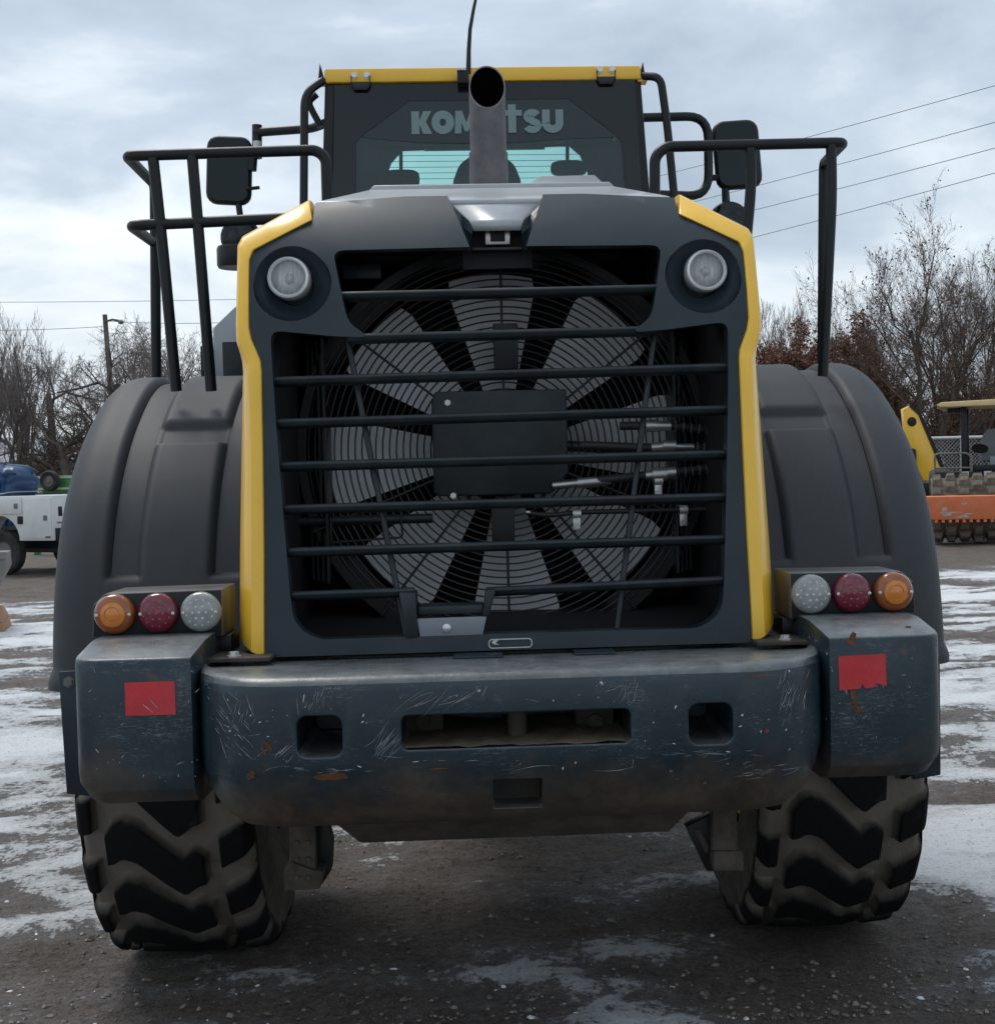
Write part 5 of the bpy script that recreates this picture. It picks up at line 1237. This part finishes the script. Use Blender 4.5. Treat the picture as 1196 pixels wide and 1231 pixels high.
# local: rear end at x = 0, truck points to -x, near side at y = 0
def arch(x0, x1, z, r_, n=14): return [((x0+x1)/2 + r_*math.cos(R(180-180*i/n)), z+r_*math.sin(R(180*i/n))) for i in range(n+1)]
body = [(-2.55, .62)] + arch(-1.66, -.76, .62, .45) + [(0, .62), (0, 1.42), (-2.55, 1.42)]
MB().prism(body, 0, .48).build('side_box', WHITEP, trk, bevel=.012)
MB().prism(body, 1.55, 2.03).build('side_box', WHITEP, trk, bevel=.012)
MB().box(-2.5, -.05, .48, 1.55, .80, .86).build('bed_floor', GREYS, trk)
MB().box(-2.55, -2.45, .48, 1.55, .86, 1.42).build('bed_front', WHITEP, trk)
for x0, x1, z0, z1 in ((-.64, -.03, .66, 1.38), (-1.64, -.68, 1.10, 1.38), (-2.5, -1.74, .66, 1.38)):
    d = MB().box(x0, x1, -.018, .004, z0, z1).build('compartment_door', WHITEP, trk, bevel=.006)
    MB().box(x1-.16, x1-.08, -.032, -.016, (z0+z1)/2-.04, (z0+z1)/2+.05).build('latch', GREYS, d, bevel=.004)
MB().box(-.78, -.67, -.02, .004, .92, 1.06).build('fuel_door', BLACK, trk, bevel=.006)
MB().box(-.16, -.05, -.024, -.012, .67, .70).build('side_marker', LAMPR, trk)
MB().box(-.005, .008, .14, .24, 1.05, 1.22).build('tail_lamp', BLACK, trk, bevel=.005)
MB().box(-.005, .006, .10, .30, .92, .95).build('rear_reflector', GREYS, trk)
MB().box(-.25, .20, .02, 2.0, .62, .84).build('rear_bumper', GREYS, trk, bevel=.02) if False else MB().box(-.02, .03, .05, 1.98, .60, .84).build('rear_bumper', BLACK, trk, bevel=.008)
MB().box(-4.9, -.1, .62, 1.41, .45, .62).build('chassis', BLACK, trk)
mb = MB(); mb.tube([(-1.5, .9, .42), (.05, 1.0, .40)], .06, 10); mb.build('exhaust_pipe', GREYS, trk)
for x in (-1.21, -4.55):
    for yy in (.02, 2.01):
        w = link('wheel', None, trk); sgn = -1 if yy < 1 else 1
        MB().lathe([(.22, -.10), (.36, -.11), (.395, -.08), (.40, 0), (.395, .08), (.36, .11), (.22, .10)], (x, yy-sgn*.12, .40), (0, 1, 0), 28, cap=False).build('tyre', RUBBER, w)
        MB().lathe([(.23, .09), (.21, .05), (.10, .06), (.08, .10), (.0001, .10)], (x, yy-sgn*.12, .40), (0, sgn, 0), 20, cap=False).build('rim', GREYS, w)
MB().prism([(-2.65, .55), (-2.65, 1.95), (-3.6, 2.0), (-4.1, 1.40), (-5.3, 1.30), (-5.4, .6), (-5.0, .55)], .08, 1.95).build('truck_cab', WHITEP, trk, bevel=.06, seg=3)
for yy in (.07, 1.94): MB().prism([(-2.85, 1.38), (-2.85, 1.85), (-3.55, 1.88), (-3.92, 1.42)], yy, yy+.02).build('cab_window', bpy.data.materials['window_pane'], trk)
# blue tarp bundle in the bed
bp_ = trk.matrix_world
def tl(x, y, z):
    a = R(-24); return Vector((tb.x+x*math.cos(a)-y*math.sin(a), tb.y+x*math.sin(a)+y*math.cos(a), z))
tp = thing('tarp_bundle', 'load wrapped in crumpled blue tarpaulin on the white truck', 'tarpaulin', tl(-1.97, 1.0, .86), R(-24))
n0, n1 = 30, 60; rows = []
for i in range(n0):
    t = i/(n0-1); row = []
    for j in range(n1):
        a = 2*math.pi*j/n1; cx_ = math.copysign(abs(math.cos(a))**.45, math.cos(a)); cy_ = math.copysign(abs(math.sin(a))**.45, math.sin(a))
        k = (1 if t < .86 else math.sqrt(max(.0, 1-((t-.86)/.14)**2))); z = t*1.15
        w = mnoise.noise(Vector((cx_*2.1, cy_*2.1, z*3.2)))*.09 + abs(mnoise.noise(Vector((cx_*5+9, cy_*5, z*6))))*.10
        row.append((cx_*(.40*k+w), cy_*(.46*k+w), z + .06*mnoise.noise(Vector((cx_*3, cy_*3, 5)))*t))
    rows.append(row)
mb = MB(); mb.loft(rows, close_ring=True, caps=True); mb.build('wrap', TARP, tp, smooth=35)
MB().tube([(x*.52, y*.56, .62+.02*math.sin(7*x)) for x, y in [(math.copysign(abs(math.cos(a))**.45, math.cos(a)), math.copysign(abs(math.sin(a))**.45, math.sin(a))) for a in np.linspace(0, 6.283, 49)[:-1]]], .012, 6, closed=True).build('rope', WIRE, tp)
# green implement with a small wheel, standing behind the truck
gi = thing('farm_implement', 'green farm implement with a small black wheel behind the white truck', 'implement', (atpx(62, 29).x, 29, 0), R(-4))
z0, z1 = P(62, 593, 29).z, P(62, 572, 29).z
bm_ = MB().box(-.55, 1.3, .05, .25, z0, z1).build('beam', GREEN, gi, bevel=.02)
MB().box(-.5, 1.25, .035, .052, z0+.08, z0+.13).build('pale_stripe', mat('pale_stripe', (.55, .58, .42), .5), bm_)
MB().box(-.5, 1.25, .035, .052, z1-.06, z1-.02).build('pale_stripe', bpy.data.materials['pale_stripe'], bm_)
for x in (-.45, 1.15): MB().box(x-.06, x+.06, .08, .22, -.05, z0).build('leg', GREEN, gi, bevel=.01)
MB().box(-.5, 1.2, .1, .2, .35, .45).build('cross_brace', GREEN, gi, bevel=.01)
w = link('wheel', None, gi); c = P(60, 578, 28.85); cl = Vector((c.x-gi.location.x, -.12, c.z))
MB().lathe([(.13, -.07), (.21, -.085), (.235, -.05), (.24, 0), (.235, .05), (.21, .085), (.13, .07)], cl, (.25, 1, 0), 26, cap=False).build('tyre', RUBBER, w)
MB().lathe([(.135, -.06), (.12, -.03), (.05, -.04), (.04, -.07), (.0001, -.07)], cl, (.25, 1, 0), 20, cap=False).build('rim', GREYS, w)
# steel attachment on a timber skid at the very left
sk0 = G(8, 762); sk = thing('timber_skid', 'tan timber skid lying in the snow under a grey steel attachment', 'skid', (sk0.x, sk0.y, 0), R(14))
for k, z in enumerate((.0, .125)): MB().prism([(-1.4, z), (-.01-.03*k, z), (-.05-.05*k, z+.12), (-1.4, z+.12)], 0, .9).build('timber', WOOD, sk, bevel=.006)
ga = thing('steel_attachment', 'grey steel bucket attachment resting on the timber skid', 'attachment', (sk0.x-.02, sk0.y+.05, .25), R(14))
MB().prism([(-1.3, 0), (-.22, 0), (-.12, .20), (.02, .46), (.01, .62), (-1.3, .62)], 0, .8).build('shell', GREYS, ga, bevel=.01)
MB().box(-1.3, .03, -.03, .02, .56, .64).build('lip', GREYS, ga, bevel=.008)

# ---- padfoot roller
rl0 = G(1186, 655); rl = thing('padfoot_roller', 'padfoot roller with orange blade and cream canopy behind the right fender', 'roller', (rl0.x, rl0.y, 0), R(-19))
dr = link('drum', None, rl)
MB().lathe([(.58, -1.03), (.60, -1.03), (.60, 1.03), (.58, 1.03)], (0, .85, .70), (1, 0, 0), 40).build('shell', MUDDRUM, dr)
pad = MB().add([(-.125, -.125, -.02), (.125, -.125, -.02), (.125, .125, -.02), (-.125, .125, -.02), (-.075, -.075, .11), (.075, -.075, .11), (.075, .075, .11), (-.075, .075, .11)], [(0, 1, 5, 4), (1, 2, 6, 5), (2, 3, 7, 6), (3, 0, 4, 7), (4, 5, 6, 7)]).mesh('pad', MUDDRUM, bevel=.012)
for k in range(12):
    for j in range(8):
        a = 2*math.pi*(k+.5*(j % 2))/12
        if math.sin(a) > .75: continue                      # far side of the drum, never in view
        o = link('pad', pad, dr); o.location = (-.91+.26*j, .85+.595*math.sin(a), .70+.595*math.cos(a)); o.rotation_euler = (-a, 0, 0); q_ = ((k*7+j*13) % 11)/11; o.scale = (.82+.36*q_, .82+.3*(((k*5+j*3) % 7)/7), .8+.35*(((k*3+j*11) % 13)/13))
bz0, bz1 = .50, .95
bl = MB().prism([(-.02, bz0), (.05, bz0), (.05, bz1), (.03, bz1+.02), (-.02, bz1)], -1.12, 1.2, 'x').build('blade', ORANGE, rl, bevel=.008)
for k in range(18): MB().box(-1.09+.13*k, -1.03+.13*k, -.03, .0, bz0-.055, bz0-.004).build('blade_tooth', ORANGE, bl)
mb = MB(); rs = random.Random(4)
for k in range(9):
    x, z = rs.uniform(-.85, 1.0), rs.uniform(.55, .85); n_ = 9; w_, h_ = rs.uniform(.05, .16), rs.uniform(.02, .06)
    mb.add([(x+w_*math.cos(6.28*i/n_)*rs.uniform(.5, 1.2), -.0215, z+h_*math.sin(6.28*i/n_)*rs.uniform(.5, 1.2)) for i in range(n_)], [tuple(range(n_))])
tag(mb.build('bare_patches', mat('bare_primer', (.42, .36, .31), .7, 0, .3, 0, .3, 9), bl, recalc=False), kind='stuff')
MB().box(-1.13, -1.02, .05, 1.3, .62, .80).build('push_arm', ORANGE, rl, bevel=.01); MB().box(1.04, 1.14, .05, 1.3, .62, .80).build('push_arm', ORANGE, rl, bevel=.01)
MB().box(-1.0, 1.0, 1.7, 3.6, .75, 1.35).build('engine_deck', BLACK, rl, bevel=.03)
MB().box(-.95, .95, 1.65, 1.72, 1.0, 1.42).build('front_panel', BLACK, rl, bevel=.02)
MB().box(.15, 1.0, 1.9, 2.8, 1.35, 1.72).build('side_tank', GREYB, rl, bevel=.02)
MB().box(-.2, .55, 1.75, 1.9, 1.4, 1.55).build('console', BLACK, rl, bevel=.02)
def canopy_poly(): return [(-.90, 2.80), (-.80, 2.86), (.95, 2.90), (1.0, 2.80), (.8, 2.76), (-.80, 2.76)]
MB().prism(canopy_poly(), 1.6, 3.4).build('canopy', CREAM, rl, bevel=.015)
for x, y in ((-.36, 1.95), (.85, 1.95), (-.30, 3.2), (.85, 3.2)): MB().box(x-.06, x+.06, y-.06, y+.06, 1.3, 2.78).build('canopy_post', BLACK, rl, bevel=.008)
MB().box(-.68, -.30, 2.3, 2.9, 2.66, 2.76).build('canopy_brace', BLACK, rl)
MB().tube(fillet([(-.95, 1.7, 1.30), (-.95, 1.7, 1.80), (-.30, 1.7, 1.80), (-.22, 1.7, 1.70), (-.22, 1.7, 1.3)], .08), .022, 8).build('guard_rail', GREYS, rl)
MB().tube([(-.95, 1.7, 1.50), (-.22, 1.7, 1.50)], .018, 8).build('guard_rail', GREYS, rl)
st_ = link('seat', None, rl)
MB().prism([(-.02, 1.72), (.42, 1.72), (.45, 1.95), (.40, 2.22), (.30, 2.32), (.12, 2.30), (.02, 2.15), (-.04, 1.9)], 2.55, 2.68).build('backrest', VINYL, st_, bevel=.03, seg=3)
MB().box(-.02, .44, 2.15, 2.6, 1.62, 1.74).build('cushion', VINYL, st_, bevel=.03, seg=3)
MB().tube(fillet([(.52, 2.6, 2.0), (.52, 2.6, 2.55), (.40, 2.6, 2.62), (.36, 2.6, 2.5)], .08), .045, 8).build('arm_post', BLACK, rl)
for x in (-.42, .02, .28): MB().box(x, x+.14, 1.60, 1.66, 1.28, 1.42).build('decal_plate', mat('decal_white', (.6, .61, .62), .5) if x == -.42 else bpy.data.materials['decal_white'], rl)
MB().lathe([(.10, 0), (.17, .03), (.17, .06)], (-.05, 2.1, 1.85), (.1, -.6, 1), 20).build('steering_wheel', BLACK, rl)
for x in (-.85, .85): MB().lathe([(.35, -.22), (.68, -.24), (.74, -.12), (.74, .12), (.68, .24), (.35, .22)], (x, 3.9, .74), (1, 0, 0), 28).build('rear_tyre', RUBBER, rl)

# ---- yellow excavator whose boom shows past the fender
ey = 31.5; eo = atpx(1095, ey); ex_ = thing('compact_excavator', 'yellow compact excavator with its boom showing beside the roller', 'excavator', (eo.x, ey, 0))
def el(u, v): p = P(u, v, ey); return (p.x-eo.x, p.z)
bo = MB().prism([el(*q) for q in ((1084, 492), (1092, 488), (1103, 497), (1134, 570), (1128, 578), (1108, 578), (1088, 530))], -.12, .12).build('boom', YELLOW, ex_, bevel=.02)
MB().prism([el(*q) for q in ((1092, 486), (1104, 495), (1137, 570), (1133, 573), (1102, 499), (1091, 489))], -.14, .14).build('boom_edge', BLACK, bo)
c = el(1094, 507); MB().lathe([(.10, 0), (.12, .02), (.07, .03)], (c[0], -.12, c[1]), (0, -1, 0), 16).build('pivot_pin', BLACK, bo)
c = el(1122, 585); MB().box(c[0]-.45, c[0]+.25, -.4, .9, c[1]-.25, c[1]+.10).build('boom_foot', BLACK, ex_, bevel=.03)
MB().box(-1.2, .55, -.3, 1.2, .65, 1.0).build('house', YELLOW, ex_, bevel=.06, seg=3)
MB().box(-1.1, .1, -.2, 1.0, 1.0, 2.0).build('cabin', BLACK, ex_, bevel=.08, seg=3)
for yy in (-.55, .95): MB().prism([(x, z) for x, z in rrect(-1.2, 1.0, -.02, .56, .27, 6)], yy, yy+.4).build('track', RUBBER, ex_, bevel=.02)
MB().box(-1.0, .8, -.15, .95, .3, .66).build('undercarriage', BLACK, ex_, bevel=.02)

# ---- chain link fence
fy = 36.0; fx0, fx1 = P(1095, 540, fy).x, P(1330, 540, fy).x; fz = P(1150, 526, fy).z
fn = thing('chain_link_fence', 'galvanised chain link fence behind the roller', 'fence', (fx0, fy, 0))
MB().tube([(-1.5, 0, fz), (fx1-fx0, 0, fz)], .045, 8).build('top_rail', GALV, fn)
for k in range(4): MB().tube([(.9+2.6*k-2, .05, -.1), (.9+2.6*k-2, .05, fz+.06)], .04, 8).build('fence_post', GALV, fn)
mb = MB(); L_ = fx1-fx0+1.5; st = .11; k = -int(fz/st)-1
while k*st < L_:
    for sg in (1, -1):
        x0, x1 = k*st, k*st+fz
        if sg < 0: x0, x1 = x1, x0
        pa, pb2 = Vector((x0-1.5, .01*sg, 0)), Vector((x1-1.5, .01*sg, fz)); mb.tube([pa, pb2], .006, 3, caps=False)
    k += 1
tag(mb.build('wire_mesh', WIRE, fn, recalc=False), kind='stuff')
